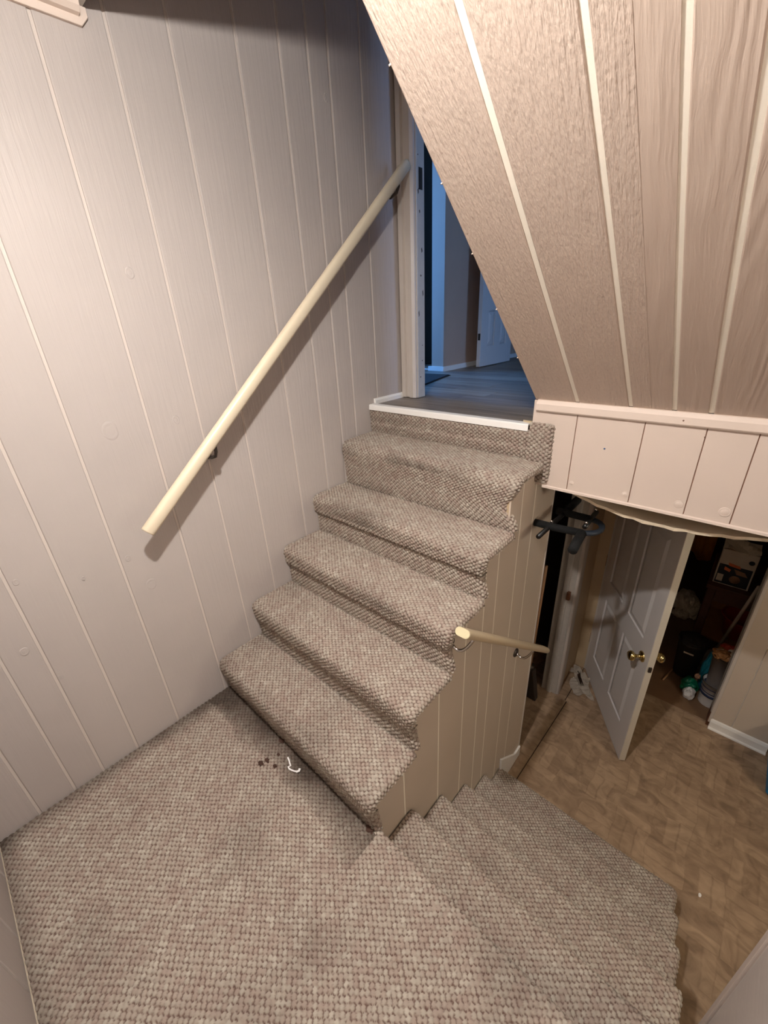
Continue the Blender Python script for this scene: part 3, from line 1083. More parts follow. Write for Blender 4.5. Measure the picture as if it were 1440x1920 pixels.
def panel_door(name, hinge, ang, wid, z0, z1, th, rows, label, mats, flip=1):
    """six-panel door; local u runs from the hinge along ang; rows = [(za, zb)] of the panels"""
    root = empty(name, (hinge[0], hinge[1], z0), label, 'door', kind='structure')
    root.rotation_euler = (0, 0, ang)

    def part(nm, u, v, w, mat, bevel=0.0):
        o = box(nm, u, v, w, mat, None, bevel)
        o.parent = root
        return o
    st = 0.105
    mid = wid / 2
    part('leaf_core', (0.01, wid - 0.01), (-th * 0.2, th * 0.2), (0.01, z1 - z0 - 0.01), mats[0])
    part('stile', (0, st), (-th / 2, th / 2), (0, z1 - z0), mats[0], 0.0015)
    part('stile', (wid - st, wid), (-th / 2, th / 2), (0, z1 - z0), mats[0], 0.0015)
    zs = [0.0]
    for a, b in rows:
        zs += [a - z0, b - z0]
    zs.append(z1 - z0)
    for i in range(0, len(zs), 2):
        part('rail', (st - 0.001, wid - st + 0.001), (-th / 2 + 0.0002, th / 2 - 0.0002), (zs[i], zs[i + 1]), mats[0])
    for a, b in rows:
        part('mullion', (mid - 0.048, mid + 0.048), (-th / 2 + 0.0004, th / 2 - 0.0004), (a - z0 - 0.001, b - z0 + 0.001), mats[0])
        for ua, ub in ((st, mid - 0.048), (mid + 0.048, wid - st)):
            bm = bmesh.new()
            i1, i2 = 0.012, 0.036
            za, zb = a - z0, b - z0
            for sgn in (-1, 1):
                R = []
                for ins, d in ((0.0, th * 0.2), (i1, th * 0.2), (i2, th * 0.44)):
                    R.append([bm.verts.new((uu, sgn * d, ww)) for uu, ww in ((ua + ins, za + ins), (ub - ins, za + ins), (ub - ins, zb - ins), (ua + ins, zb - ins))])
                for p, q in zip(R, R[1:]):
                    for k in range(4):
                        bm.faces.new((p[k], p[(k + 1) % 4], q[(k + 1) % 4], q[k]))
                bm.faces.new(R[-1])
            o = from_bm('panel', bm, mats[0], None)
            o.parent = root
    return root, part


# hall door standing open
dh, part = panel_door('door_1', (-0.3105, 3.66), -math.pi / 2, 0.525, ZU + 0.008, ZU + 2.0, 0.033,
                      [(ZU + 0.16, ZU + 0.42), (ZU + 0.52, ZU + 1.15), (ZU + 1.25, ZU + 1.8)],
                      'white six-panel door standing open in the upper hall', ('door_white',))
part('latch_plate', (0.5245, 0.526), (-0.010, 0.010), (0.20, 0.25), 'dark_metal')

dm = empty('door_mat', (-0.42, 2.42, ZU), 'dark door mat on the grey hall floor beyond the casing', 'mat')
prism('mat_pile', [(-0.145, 2.19), (-0.27, 2.655), (-0.86, 2.60), (-0.75, 2.10)], 'z', ZU + 0.0012, ZU + 0.008, 'mat_dark', dm)
prism('mat_border', [(-0.137, 2.18), (-0.262, 2.665), (-0.87, 2.61), (-0.76, 2.09)], 'z', ZU + 0.0005, ZU + 0.004, 'black_void', dm)

# ------------------------------------------------------------------ basement
fb = empty('floor_lower', (1.9, 1.5, ZF), 'brown slate-pattern vinyl floor of the basement', 'floor', kind='structure')
prism('vinyl_sheet', [(0.992, 2.36), (0.969, 1.60), (0.969, 0.4), (4.0, 0.4), (4.0, 2.80), (1.75, 2.80), (0.98, 2.80), (0.98, 2.366), (0.992, 2.366)], 'z', ZF - 0.01, ZF, 'vinyl', fb)
prism('vinyl_strip', [(0.0, 1.2), (0.964, 1.2), (0.964, 1.60), (0.986, 2.36), (0.975, 2.366), (0.975, 2.80), (0.0, 2.80)], 'z', ZF - 0.01, ZF - 0.0005, 'vinyl', fb)
box('subfloor', (-0.1, 4.1), (YB, 6.5), (ZF - 0.05, ZF - 0.008), 'black_void', fb)
box('far_floor', (0.0, 4.0), (2.80, 6.4), (ZF - 0.01, ZF - 0.001), 'room_floor', fb)

cb = empty('ceiling_lower', (2, 2, 0.868), 'low basement ceiling with a sagging fibre panel behind the header', 'ceiling', kind='structure')
box('slab', (0.0, 4.0), (HY + 0.045, 6.4), (0.90, 0.99), 'panel_fibre', cb)
box('slab', (XR, 4.0), (YB, HY + 0.045), (0.90, 0.99), 'panel_fibre', cb)
bm = bmesh.new()
nx, ny = 26, 8
lay = []
for lz in (0.0, 0.011):
    g = []
    for j in range(ny + 1):
        y = 1.600 + 0.55 * j / ny
        row = []
        for i in range(nx + 1):
            x = 0.965 + (1.80 - 0.965) * i / nx
            u = (x - 0.965) / (1.80 - 0.965)
            sag = 0.082 * math.sin(math.pi * min(1, u ** 0.85)) * (1 - 0.85 * j / ny)
            row.append(bm.verts.new((x, y + (0.004 * math.sin(i * 2.3) if j == 0 else 0), 0.868 - sag + lz + (0.0015 * math.sin(i * 3.7) if j == 0 else 0))))
        g.append(row)
    lay.append(g)
for g in lay:
    for j in range(ny):
        for i in range(nx):
            bm.faces.new((g[j][i], g[j][i + 1], g[j + 1][i + 1], g[j + 1][i]))
for i in range(nx):
    bm.faces.new((lay[0][0][i], lay[0][0][i + 1], lay[1][0][i + 1], lay[1][0][i]))
from_bm('sagging_panel', bm, 'panel_fibre', cb)

# closet doorway beside the stairs: wall, casing, dark inside
wc = empty('wall_closet', (0, 0, 0), 'stained beige wall between the closet casing and the basement door', 'wall', kind='structure')
box('panel', (0.80, 0.905), (2.44, 2.86), (ZF, 0.90), 'stained_wall', wc)
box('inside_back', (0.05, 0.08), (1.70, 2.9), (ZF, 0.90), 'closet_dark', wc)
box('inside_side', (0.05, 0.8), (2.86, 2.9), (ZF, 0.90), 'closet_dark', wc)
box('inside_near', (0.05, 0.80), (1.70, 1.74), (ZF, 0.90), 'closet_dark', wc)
t4 = empty('trim_4', (0.9, 2.4, ZF), 'pale worn casing boards of the dark closet opening', 'trim', kind='structure')
box('jamb', (0.80, 0.905), (2.372, 2.392), (ZF, 0.90), 'worn_white', t4, 0.002)
prism('casing', [(0.905, 2.378), (0.918, 2.380), (0.922, 2.388), (0.922, 2.436), (0.916, 2.444), (0.905, 2.446)], 'z', ZF, 0.90, 'casing_white', t4)
prism('back_band', [(0.905, 2.446), (0.912, 2.446), (0.912, 2.50), (0.905, 2.50)], 'z', ZF, 0.90, 'worn_white', t4)
box('stop', (0.84, 0.872), (2.360, 2.372), (ZF, 0.90), 'worn_white', t4, 0.002)
box('latch', (0.868, 0.890), (2.352, 2.373), (-0.20, -0.14), 'rust', t4, 0.002)

# far basement wall with its door
YD = 2.76
wf = empty('wall_far', (0, 0, 0), 'beige boarded basement wall to the side of the open door', 'wall', kind='structure')
box('backing', (1.775, 2.05), (YD + 0.006, YD + 0.10), (ZF, 0.90), 'white_trim', wf)
MFW = frame((0, YD, 0), (1, 0, 0), (0, 0, 1))
for a, b in ((1.775, 1.872), (1.876, 2.05)):
    plank_obj('plank', [(a, ZF), (b, ZF), (b, 0.90), (a, 0.90)], 0.006, 'basement_board', MFW, wf, 0.001)
box('left_pier', (0.80, 0.985), (YD, YD + 0.10), (ZF, 0.90), 'stained_wall', wf)
box('lintel', (0.80, 1.775), (YD, YD + 0.10), (0.83, 0.90), 'worn_white', wf)
b3 = empty('baseboard_far', (1.9, YD, ZF), 'white baseboard below the boarded basement wall', 'baseboard', kind='structure')
prism('board', [(YD, ZF), (YD - 0.015, ZF), (YD - 0.015, ZF + 0.055), (YD - 0.009, ZF + 0.072), (YD, ZF + 0.075)], 'x', 1.768, 2.058, 'white_trim', b3, 0.001)
prism('shoe', [(YD - 0.015, ZF), (YD - 0.027, ZF), (YD - 0.025, ZF + 0.008), (YD - 0.015, ZF + 0.012)], 'x', 1.768, 2.058, 'white_trim', b3)
t5 = empty('trim_5', (1.76, YD, ZF), 'scuffed doorway jamb at the edge of the boarded basement wall', 'trim', kind='structure')
box('jamb', (1.752, 1.775), (YD + 0.002, YD + 0.11), (ZF + 0.12, 0.84), 'worn_white', t5, 0.002)
box('jamb_foot', (1.752, 1.775), (YD + 0.002, YD + 0.11), (ZF, ZF + 0.12), 'rust', t5, 0.001)
box('edge_strip', (1.757, 1.775), (YD - 0.006, YD + 0.002), (ZF + 0.04, 0.84), 'casing_white', t5, 0.002)
box('hinge_jamb', (0.975, 0.992), (YD - 0.004, YD + 0.11), (ZF, 0.84), 'worn_white', t5, 0.002)

ang = math.atan2(2.140 - 2.772, 1.407 - 0.995)
DWID = math.hypot(2.140 - 2.772, 1.407 - 0.995)
db, part = panel_door('door_2', (0.995, 2.772), ang, DWID, ZF + 0.006, 0.82, 0.035,
                      [(-0.83, -0.31), (-0.165, 0.47), (0.56, 0.73)],
                      'white six-panel basement door standing ajar with brass knobs', ('door_white',))
part('edge_band', (DWID - 0.0005, DWID + 0.0015), (-0.0165, 0.0165), (0.004, 1.86), 'door_edge')
kz = -0.255 - (ZF + 0.006)
ku = DWID - 0.065
for sg in (-1, 1):
    o = lathe('knob', [(0.031, 0.0), (0.031, 0.005), (0.026, 0.009), (0.011, 0.012), (0.010, 0.034), (0.016, 0.040), (0.027, 0.048), (0.0285, 0.060), (0.022, 0.070), (0.0, 0.073)],
              (ku, sg * 0.0175, kz), (0, sg, 0), 'brass', None, 24)
    o.parent = db
part('latch_bolt', (DWID, DWID + 0.009), (-0.008, 0.008), (kz - 0.045, kz - 0.012), 'dark_metal', 0.002)
for hz in (0.30, 0.98, 1.66):
    o = lathe('hinge', [(0.0, -0.045), (0.007, -0.044), (0.007, 0.044), (0.0, 0.045)], (-0.004, -0.019, hz), (0, 0, 1), 'rust', None, 10)
    o.parent = db

# outer shell of the basement
ws = empty('wall_basement', (0, 0, 0), 'dim basement walls around the room beyond the door', 'wall', kind='structure')
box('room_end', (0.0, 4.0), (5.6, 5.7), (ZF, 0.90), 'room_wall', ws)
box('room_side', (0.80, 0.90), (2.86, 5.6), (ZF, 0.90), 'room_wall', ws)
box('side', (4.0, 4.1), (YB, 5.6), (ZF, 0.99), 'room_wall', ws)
box('near', (XR, 4.1), (YB - 0.08, YB), (ZF, 0.99), 'paint_beige', ws)
box('divider', (2.05, 2.12), (YD + 0.1, 5.6), (ZF, 0.90), 'room_wall', ws)

fill_lamp = empty('ceiling_lamp', (1.22, 3.2, 0.90), 'added dim fill globe, out of view in the room beyond the door', 'lamp')  # added to brighten the things in this room, not a known lamp
lathe('lamp_holder', [(0.0, 0.0), (0.045, 0.0), (0.045, -0.010), (0.026, -0.03), (0.0, -0.03)], (1.22, 3.2, 0.90), (0, 0, 1), 'porcelain', fill_lamp, 24)
lathe('globe', [(0.0, 0.05)] + [(0.05 * math.sin(a), 0.05 * math.cos(a)) for a in [math.pi * k / 12 for k in range(1, 12)]] + [(0.0, -0.05)], (1.22, 3.2, 0.82), (0, 0, 1), 'room_fill', fill_lamp, 20)

# ------------------------------------------------------------------ handrails


def rosette(name, c, axis, r, mat, parent):
    return lathe(name, [(r, 0.0), (r * 1.0, 0.004), (r * 0.86, 0.008), (r * 0.5, 0.011), (0.0, 0.012)], c, axis, mat, parent, 20)


def rail_slope(p0, p1):
    return (Vector(p1) - Vector(p0)).normalized()


def rail_path(p0, p1, nose=0.010):
    d = rail_slope(p0, p1)
    L = (Vector(p1) - Vector(p0)).length
    ts = [0, 0.004] + [L * k / 20 for k in range(1, 20)] + [L - nose * 1.6, L - nose * 0.8, L - nose * 0.2, L]
    return [Vector(p0) + d * t for t in ts]


def rail_section(w, h, n, round_end=True, flare0=0.93, flat=False):
    base = [(b, a) for a, b in stadium(w, h)] if flat else stadium(w, h)

    def f(i):
        k = 1.0
        if i == 0:
            k = flare0
        if round_end:
            j = n - 1 - i
            k = {0: 0.55, 1: 0.82, 2: 0.95}.get(j, k)
        return [(a * k, b * k) for a, b in base]
    return f


hr = empty('handrail', (0.085, 0.36, 0.9), 'long pale wooden handrail slanting up the boarded wall', 'handrail')
P0, P1 = (0.092, 0.353, 0.896), (0.092, 1.762, 2.107)
pth = rail_path(P0, P1)
from_bm('rail', sweep_bm(pth, rail_section(0.036, 0.046, len(pth))), 'rail_wood', hr, True)
for (yb_, zoff, m_) in ((0.643, -0.071, 'dark_metal'), (1.70, -0.062, 'dark_metal')):
    zr = 0.896 + (yb_ - 0.353) * (2.107 - 0.896) / (1.762 - 0.353)
    br = rosette('bracket', (0.0, yb_, zr + zoff), (1, 0, 0), 0.021, m_, hr)
    tube('bracket_arm', [(0.010, yb_, zr + zoff), (0.045, yb_, zr + zoff - 0.006), (0.080, yb_, zr + zoff + 0.006), (0.092, yb_, zr + zoff + 0.026), (0.092, yb_, zr - 0.026)], 0.006, m_, br, 10, (0, 1, 0))
    lathe('screw', [(0.004, 0.0), (0.004, 0.002), (0.0, 0.003)], (0.011, yb_ - 0.012, zr + zoff), (1, 0, 0), 'chrome', br, 8)

h2 = empty('handrail', (0.985, 0.88, 0.6), 'short tan wooden handrail with a pale cut end beside the descending stairs', 'handrail')
P0, P1 = (0.985, 0.884, 0.601), (0.985, 1.715, -0.082)
pth = rail_path(P0, P1)
rl = from_bm('rail', sweep_bm(pth, rail_section(0.029, 0.052, len(pth), True, 1.0, True)), 'rail_wood_tan', h2, True)
d = rail_slope(P0, P1)
endc = sweep_bm([Vector(P0) - d * 0.0015, Vector(P0) + d * 0.001], [(b * 0.97, a * 0.97) for a, b in stadium(0.029, 0.052)])
from_bm('cut_end', endc, 'rail_end', h2)
for (yb_, zb_, frac) in ((0.945, 0.470, 0.09), (1.542, -0.025, 0.80)):
    br = rosette('bracket', (XW, yb_, zb_), (1, 0, 0), 0.023, 'dark_metal', h2)
    q = Vector(P0) + (Vector(P1) - Vector(P0)) * frac
    tube('bracket_arm', [(XW + 0.008 + (q.x - XW - 0.008) * f_, yb_ + (q.y - yb_) * f_ ** 2, (zb_ + (q.z - 0.016 - zb_) * f_) - 0.040 * math.sin(math.pi * f_) ** 0.8) for f_ in [j_ / 12 for j_ in range(13)]], 0.006, 'chrome', br, 10, (0, 1, 0))

# ------------------------------------------------------------------ chin-up bar hooked over the closet opening
pb = empty('chin_up_bar', (1.0, 1.68, 0.66), 'black doorway chin-up bar with foam grips hung at the closet opening', 'exercise bar')
ZB = 0.68
tube('arm', [(0.90, 1.586, ZB), (0.99, 1.59, ZB), (1.09, 1.605, ZB)], 0.016, 'foam_black', pb, 14)
tube('arm', [(0.93, 1.755, ZB), (1.07, 1.753, ZB)], 0.016, 'foam_black', pb, 14)
lp = []
for k in range(15):
    a = -math.pi / 2 + math.pi * k / 14
    lp.append((1.078 + 0.062 * math.cos(a), 1.68 + 0.073 * math.sin(a), ZB))
tube('loop', [(1.06, 1.604, ZB)] + lp + [(1.05, 1.754, ZB)], 0.0115, 'tube_blue', pb, 12)
tube('grip', [(1.09, 1.60, ZB), (1.097, 1.53, ZB - 0.002), (1.106, 1.455, ZB - 0.004)], 0.0185, 'foam_black', pb, 14)
tube('grip', [(0.962, 1.80, ZB), (0.960, 1.93, ZB)], 0.0185, 'foam_black', pb, 14)
tube('cross_bar', [(1.078, 1.815, ZB + 0.012), (1.086, 1.64, ZB + 0.012)], 0.010, 'tube_black', pb, 12)
tube('cross_bar', [(0.962, 1.48, ZB - 0.005), (0.962, 1.95, ZB - 0.005)], 0.010, 'tube_black', pb, 12)
for p in ((1.076, 1.806, ZB + 0.024), (1.087, 1.655, ZB + 0.024), (0.965, 1.60, ZB + 0.016)):
    lathe('bolt', [(0.0065, -0.003), (0.0065, 0.004), (0.004, 0.007), (0.0, 0.008)], p, (0, 0, 1), 'chrome', pb, 10)
tube('door_hook', [(0.962, 1.95, ZB), (0.93, 2.10, ZB + 0.03), (0.90, 2.26, ZB + 0.05), (0.88, 2.36, ZB + 0.05)], 0.010, 'tube_black', pb, 12)

# broom standing in the closet
bq = empty('broom', (0.76, 2.22, ZF), 'dusty broom leaning in the dark closet opening', 'broom')
tube('handle', [(0.74, 2.24, ZF + 0.26), (0.78, 2.16, 0.12)], 0.012, 'stick_tan', bq, 10, (0, 1, 0))
prism('bristles', [(0.66, ZF + 0.002), (0.82, ZF + 0.002), (0.775, ZF + 0.26), (0.705, ZF + 0.26)], 'y', 2.215, 2.265, 'closet_dark', bq, 0.004)
tube('binding', [(0.74, 2.24, ZF + 0.25), (0.74, 2.24, ZF + 0.29)], 0.03, 'dark_metal', bq, 12, (0, 1, 0))


def crumple(name, c, r, mat, parent, seed, flat=0.6, sub=3, rough=0.35):
    bm = bmesh.new()
    bmesh.ops.create_icosphere(bm, subdivisions=sub, radius=1.0)
    rs = np.random.default_rng(seed)
    ks = rs.normal(size=(14, 3)) * 2.6
    ph = rs.random(14) * 6.28
    for v in bm.verts:
        p = np.array(v.co)
        h = sum(abs(math.sin(float(k @ p) + f)) for k, f in zip(ks, ph)) / 14
        s = 1 + rough * (h - 0.62) * 3
        v.co = Vector((c[0] + p[0] * r[0] * s, c[1] + p[1] * r[1] * s, c[2] + max(p[2] * r[2] * s, -flat * r[2])))
    return from_bm(name, bm, mat, parent)


def crumpled_sheet(name, c, size, rz, mat, parent, seed, amp=0.03, n=16):
    rs = np.random.default_rng(seed)
    ks = rs.normal(size=(9, 2)) * 26
    ph = rs.random(9) * 6.28
    bm = bmesh.new()
    g = []
    for j in range(n + 1):
        row = []
        for i in range(n + 1):
            u, v = (i / n - 0.5) * size[0], (j / n - 0.5) * size[1]
            h = sum(abs(math.sin(k[0] * u + k[1] * v + f)) for k, f in zip(ks, ph)) / 9
            q = 1 - 0.25 * math.sin(9 * u / size[0] + 5 * v / size[1] + seed)
            x, y = u * q, v * q
            row.append(bm.verts.new((c[0] + x * math.cos(rz) - y * math.sin(rz), c[1] + x * math.sin(rz) + y * math.cos(rz), c[2] + 0.002 + amp * max(0, h - 0.35) * 2.2)))
        g.append(row)
    for j in range(n):
        for i in range(n):
            bm.faces.new((g[j][i], g[j][i + 1], g[j + 1][i + 1], g[j + 1][i]))
    bmesh.ops.solidify(bm, geom=list(bm.faces), thickness=0.0012)
    return from_bm(name, bm, mat, parent)


pp = empty('crumpled_paper', (1.03, 2.60, ZF), 'crumpled soiled paper on the floor beside the basement door hinge', 'paper')
crumpled_sheet('paper_sheet', (1.025, 2.55, ZF), (0.13, 0.17), 0.4, 'paper', pp, 3)
crumpled_sheet('paper_fold', (0.968, 2.64, ZF), (0.09, 0.13), 1.1, 'paper', pp, 5, 0.05)
crumpled_sheet('soiled_fold', (0.995, 2.60, ZF + 0.028), (0.022, 0.12), 0.5, 'paper_soil', pp, 9, 0.012, 8)

# ------------------------------------------------------------------ things in the room beyond the door
dk = empty('desk', (1.9, 3.55, ZF), 'dark brown wooden desk in the dim room beyond the door', 'desk')
box('desk_top', (1.525, 2.04), (3.30, 3.85), (-0.345, -0.315), 'desk_wood', dk, 0.004)
box('apron', (1.54, 2.03), (3.315, 3.335), (-0.44, -0.345), 'desk_wood', dk, 0.002)
for x, y in ((1.535, 3.31), (1.985, 3.31), (1.535, 3.79), (1.985, 3.79)):
    box('leg', (x, x + 0.05), (y, y + 0.05), (ZF, -0.345), 'desk_wood', dk, 0.004)
box('side_panel', (1.59, 2.03), (3.80, 3.815), (ZF + 0.1, -0.345), 'tan_wood', dk)
box('lower_shelf', (1.56, 2.03), (3.36, 3.80), (-0.80, -0.78), 'tan_wood', dk, 0.003)

ct = empty('storage_carton', (1.63, 3.45, -0.315), 'white printed carton standing on the dark desk', 'carton')
ctb = box('carton_body', (1.548, 1.745), (3.36, 3.56), (-0.314, -0.04), 'carton_white', ct, 0.003)
box('print_block', (1.556, 1.735), (3.3585, 3.3603), (-0.306, -0.155), 'print_dark', ctb)
box('print_panel', (1.562, 1.596), (3.3575, 3.3590), (-0.29, -0.235), 'carton_white', ctb)
lathe('print_spot', [(0.0, -0.0012), (0.030, -0.0012), (0.030, 0.0)], (1.66, 3.3585, -0.255), (0, 1, 0), 'print_tan', ctb, 20)
prism('print_flash', [(1.60, -0.135), (1.665, -0.145), (1.672, -0.165), (1.607, -0.158)], 'y', 3.3572, 3.3588, 'print_orange', ctb)
prism('print_flash', [(1.588, -0.170), (1.625, -0.185), (1.62, -0.205), (1.588, -0.195)], 'y', 3.3572, 3.3588, 'print_orange', ctb)
prism('print_figure', [(1.64, -0.175), (1.70, -0.185), (1.72, -0.215), (1.66, -0.212)], 'y', 3.3572, 3.3588, 'print_tan', ctb)
lathe('print_spot', [(0.0, -0.0012), (0.016, -0.0012), (0.016, 0.0)], (1.715, 3.3595, -0.10), (0, 1, 0), 'print_dark', ctb, 16)
bm = bmesh.new()
bmesh.ops.create_grid(bm, x_segments=8, y_segments=4, size=0.5)
for v in bm.verts:
    v.co = Vector((1.645 + v.co.x * 0.20, 3.46 + v.co.y * 0.21, -0.035 + 0.014 * math.sin(v.co.x * 7 + v.co.y * 5)))
bmesh.ops.solidify(bm, geom=list(bm.faces), thickness=0.003)
from_bm('loose_flap', bm, 'carton_white', ct)

yc = empty('hanging_blanket', (1.35, 3.85, 0.2), 'mustard yellow blanket hanging in the room beyond the door', 'blanket')
bm = bmesh.new()
g = []
for j in range(10):
    row = []
    for i in range(24):
        x = 1.11 + 0.39 * i / 23
        row.append(bm.verts.new((x, 3.86 + 0.025 * math.sin(i * 1.3) + 0.01 * math.sin(j + i), 0.62 - 1.0 * j / 9 - 0.05 * math.sin(i * 0.4))))
    g.append(row)
for j in range(9):
    for i in range(23):
        bm.faces.new((g[j][i], g[j][i + 1], g[j + 1][i + 1], g[j + 1][i]))
bmesh.ops.solidify(bm, geom=list(bm.faces), thickness=0.006)
from_bm('cloth', bm, 'yellow_cloth', yc, True)
tube('hanging_rod', [(0.95, 3.87, 0.63), (1.60, 3.87, 0.63)], 0.010, 'desk_wood', yc, 10)

cc = empty('crumpled_cloth', (1.45, 4.05, ZF), 'heap of white cloth on the floor of the dim room', 'cloth')
crumple('cloth_fold', (1.43, 4.10, ZF + 0.05), (0.10, 0.14, 0.09), 'white_cloth', cc, 12, 0.5, 4, 0.45)
crumple('cloth_fold', (1.52, 4.02, ZF + 0.035), (0.07, 0.10, 0.06), 'white_cloth', cc, 14, 0.5, 4, 0.45)
crumple('cloth_fold', (1.42, 3.93, ZF + 0.02), (0.06, 0.06, 0.04), 'white_cloth', cc, 15, 0.5, 4, 0.45)

tb = empty('waste_bin', (1.585, 3.16, ZF), 'black waste bin on the floor just inside the basement door', 'bin')
lathe('bin_body', [(0.0, 0.0), (0.062, 0.002), (0.066, 0.01), (0.088, 0.30), (0.094, 0.305), (0.094, 0.325), (0.085, 0.325), (0.082, 0.30), (0.06, 0.02), (0.0, 0.015)], (1.560, 3.18, ZF), (0, 0, 1), 'bin_black', tb, 28)
crumple('liner', (1.560, 3.18, ZF + 0.32), (0.085, 0.085, 0.03), 'bin_black', tb, 21)
box('torn_label', (1.525, 1.585), (3.091, 3.094), (ZF + 0.245, ZF + 0.257), 'paper', tb)

tg_ = empty('plastic_bag', (1.64, 3.05, ZF), 'teal plastic bag slumped between black bin and white buckets', 'bag')
crumple('bag_body', (1.683, 3.12, ZF + 0.13), (0.034, 0.060, 0.17), 'teal_bag', tg_, 31, 0.76, 4, 0.3)
crumple('bag_foot', (1.615, 3.01, ZF + 0.045), (0.050, 0.050, 0.06), 'green_bag', tg_, 33, 0.74, 4, 0.4)
crumple('bag_tear', (1.642, 3.015, ZF + 0.15), (0.016, 0.012, 0.022), 'print_tan', tg_, 35)
crumple('clear_fold', (1.626, 2.945, ZF + 0.035), (0.035, 0.04, 0.045), 'bucket_white', tg_, 36, 0.77)


def bucket(name, c, r0, r1, h, mat, label, cat, bands=()):
    e = empty(name, c, label, cat)
    b = lathe('bucket_body', [(0, 0), (r0, 0.001), (r0, 0.006), (r1, h), (r1 + 0.006, h), (r1 + 0.006, h - 0.012), (r1 + 0.001, h - 0.014)][:5] + [(r1 - 0.004, h), (r0 - 0.004, 0.01), (0, 0.009)], c, (0, 0, 1), mat, e, 28)
    for za, zb, m_ in bands:
        f0, f1 = r0 + (r1 - r0) * za / h + 0.0012, r0 + (r1 - r0) * zb / h + 0.0012
        lathe('band', [(f0, za), (f0 + 0.001, za), (f1 + 0.001, zb), (f1, zb)], c, (0, 0, 1), m_, b, 28)
    return e


bucket('paint_bucket', (1.742, 2.985, ZF), 0.062, 0.072, 0.19, 'bucket_white', 'white bucket with navy bands on the floor behind the door jamb', 'bucket', ((0.085, 0.105, 'band_navy'), (0.118, 0.124, 'band_navy'), (0.155, 0.160, 'band_navy')))
bk = bucket('grey_bucket', (1.745, 2.99, ZF + 0.165), 0.056, 0.072, 0.26, 'bucket_grey', 'grey bucket nested on top of the white banded bucket', 'bucket')
tube('bail_handle', [(1.745 + 0.078 * math.cos(a), 2.985, ZF + 0.415 + 0.055 * math.sin(a)) for a in [math.pi * k / 12 for k in range(13)]], 0.003, 'chrome', bk, 8)
rg = empty('rag_pile', (1.745, 2.99, ZF + 0.42), 'brown and cream rags stuffed into the grey bucket', 'rags')
crumple('rag', (1.72, 2.97, ZF + 0.43), (0.05, 0.05, 0.04), 'tan_wood', rg, 41, 0.6, 4, 0.5)
crumple('rag', (1.775, 3.0, ZF + 0.435), (0.045, 0.05, 0.045), 'white_cloth', rg, 43, 0.6, 4, 0.5)
crumple('rag', (1.745, 3.03, ZF + 0.44), (0.05, 0.04, 0.04), 'tub_red', rg, 45, 0.6, 4, 0.5)

rt = empty('wash_tub', (1.80, 3.52, -0.78), 'red plastic tub on the shelf below the dark desk', 'tub')
lathe('tub_body', [(0, 0), (0.10, 0.001), (0.125, 0.15), (0.138, 0.16), (0.138, 0.167), (0.118, 0.16), (0.095, 0.01), (0, 0.008)], (1.80, 3.52, -0.779), (0, 0, 1), 'tub_red', rt, 28)
tube('tub_rim', [(1.80 + 0.137 * math.cos(a), 3.52 + 0.137 * math.sin(a), -0.615) for a in [2 * math.pi * k / 28 for k in range(29)]], 0.005, 'tub_red', rt, 8)

mp_ = empty('mop_handle', (1.69, 3.10, ZF), 'pale mop handle leaning against the door jamb', 'mop')
tube('pole', [(1.70, 3.19, -0.70), (1.755, 2.93, -0.03)], 0.010, 'stick_grey', mp_, 10, (0, 1, 0))
tube('pole_socket', [(1.688, 3.245, -0.84), (1.70, 3.19, -0.70)], 0.013, 'dark_metal', mp_, 10, (0, 1, 0))
crumple('mop_head', (1.68, 3.29, ZF + 0.09), (0.05, 0.05, 0.12), 'stick_grey', mp_, 51, 0.74)

sk = empty('wood_stick', (1.48, 3.09, ZF), 'thin pale stick lying on the floor near the black bin', 'stick')
tube('stick', [(1.463, 3.0, ZF + 0.006), (1.482, 3.09, ZF + 0.007), (1.503, 3.18, ZF + 0.006)], 0.006, 'stick_tan', sk, 8)
lathe('stick_end', [(0.0, 0), (0.006, 0.001), (0.0, 0.008)], (1.503, 3.18, ZF + 0.006), (0.2, 1, 0), 'stick_tan', sk, 8)

bl = empty('blue_crate', (2.2, 2.9, ZF), 'blue plastic crate beyond the end of the boarded basement wall', 'crate')
box('crate_body', (2.064, 2.40), (2.43, 2.74), (ZF + 0.02, ZF + 0.30), 'blue_plastic', bl, 0.01)
box('crate_foot', (2.08, 2.38), (2.45, 2.72), (ZF, ZF + 0.02), 'blue_plastic', bl)
box('crate_rim', (2.060, 2.404), (2.426, 2.744), (ZF + 0.285, ZF + 0.305), 'blue_plastic', bl, 0.004)

# ------------------------------------------------------------------ litter on the landing
sc = empty('paper_scrap', (0.54, 0.455, 0.0), 'curled white scrap on the landing carpet below the first step', 'scrap')
pth = [(0.499, 0.467, 0.009), (0.513, 0.463, 0.011), (0.524, 0.458, 0.009), (0.534, 0.455, 0.009), (0.531, 0.446, 0.009), (0.540, 0.444, 0.009), (0.552, 0.447, 0.009), (0.563, 0.451, 0.010), (0.572, 0.456, 0.011)]
from_bm('ribbon', sweep_bm(pth, [(-0.0025, -0.0007), (0.0025, -0.0007), (0.0025, 0.0007), (-0.0025, 0.0007)]), 'scrap_white', sc)
from_bm('loose_end', sweep_bm([(0.570, 0.454, 0.010), (0.576, 0.462, 0.012), (0.570, 0.470, 0.010)], [(-0.004, -0.0006), (0.004, -0.0006), (0.004, 0.0006), (-0.004, 0.0006)]), 'scrap_white', sc)
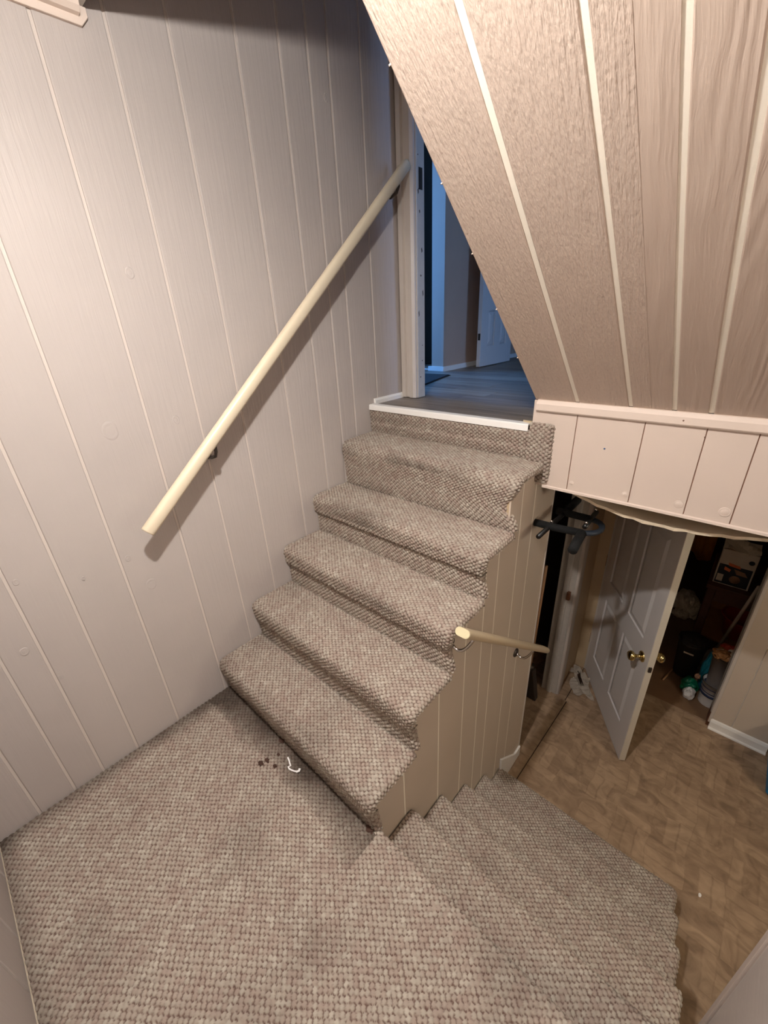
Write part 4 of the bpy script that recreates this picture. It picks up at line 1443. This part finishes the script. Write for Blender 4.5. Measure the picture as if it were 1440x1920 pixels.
for k, (x, y, r, lb) in enumerate(((0.439, 0.387, 0.0055, 'oval dark crumb lying lowest of the crumbs left of the white scrap'),
                                   (0.447, 0.409, 0.0050, 'reddish dark crumb between two others left of the white scrap'),
                                   (0.488, 0.415, 0.0040, 'small dark crumb just left of the curled white scrap'),
                                   (0.460, 0.451, 0.0030, 'tiny dark crumb above the other crumbs near the first riser'),
                                   (0.421, 0.494, 0.0065, 'dark clump of dirt caught against the first riser'))):
    o = crumple('crumb', (x, y, 0.006), (r * 2.0, r * 1.4, r * 1.0), 'crumb', None, 70 + k, 0.9, 3, 0.9)
    tag(o, lb, 'crumb', 'crumbs on the landing carpet')
o = crumple('fuzz_clump', (0.905, 0.496, 0.006), (0.014, 0.010, 0.006), 'crumb', None, 80, 0.8, 3, 0.6)
tag(o, 'frayed brown fuzz at the carpet corner beside the first step', 'fuzz')
o = crumple('paper_fleck', (1.868, 1.668, ZF + 0.003), (0.006, 0.010, 0.003), 'scrap_white', None, 81, 0.9, 2, 0.4)
tag(o, 'tiny white fleck on the basement floor beside the stairs', 'fleck')

# ------------------------------------------------------------------ lamps
lamp = empty('ceiling_lamp', (BULB[0], BULB[1], ZC), 'small round flush lamp on the landing ceiling', 'lamp')
lathe('lamp_holder', [(0.0, 0.0), (0.055, 0.0), (0.055, -0.010), (0.035, -0.022), (0.020, -0.058), (0.0, -0.058)], (BULB[0], BULB[1], ZC), (0, 0, 1), 'porcelain', lamp, 24)
lathe('diffuser', [(0.0, 0.011)] + [(0.036 * math.sin(a), 0.011 * math.cos(a)) for a in [math.pi * k / 14 for k in range(1, 14)]] + [(0.0, -0.011)], BULB, (0, 0, 1), 'bulb_light', lamp, 32)
lamp2 = empty('ceiling_lamp', (3.0, 1.4, 0.90), 'warm globe lamp on the basement ceiling', 'lamp')
lathe('lamp_holder', [(0.0, 0.0), (0.055, 0.0), (0.055, -0.010), (0.035, -0.022), (0.026, -0.045), (0.0, -0.045)], (3.0, 1.4, 0.90), (0, 0, 1), 'porcelain', lamp2, 24)
lathe('globe', [(0.0, 0.085)] + [(0.085 * math.sin(a), 0.085 * math.cos(a)) for a in [math.pi * k / 14 for k in range(1, 14)]] + [(0.0, -0.085)], (3.0, 1.4, 0.77), (0, 0, 1), 'basement_bulb', lamp2, 20)
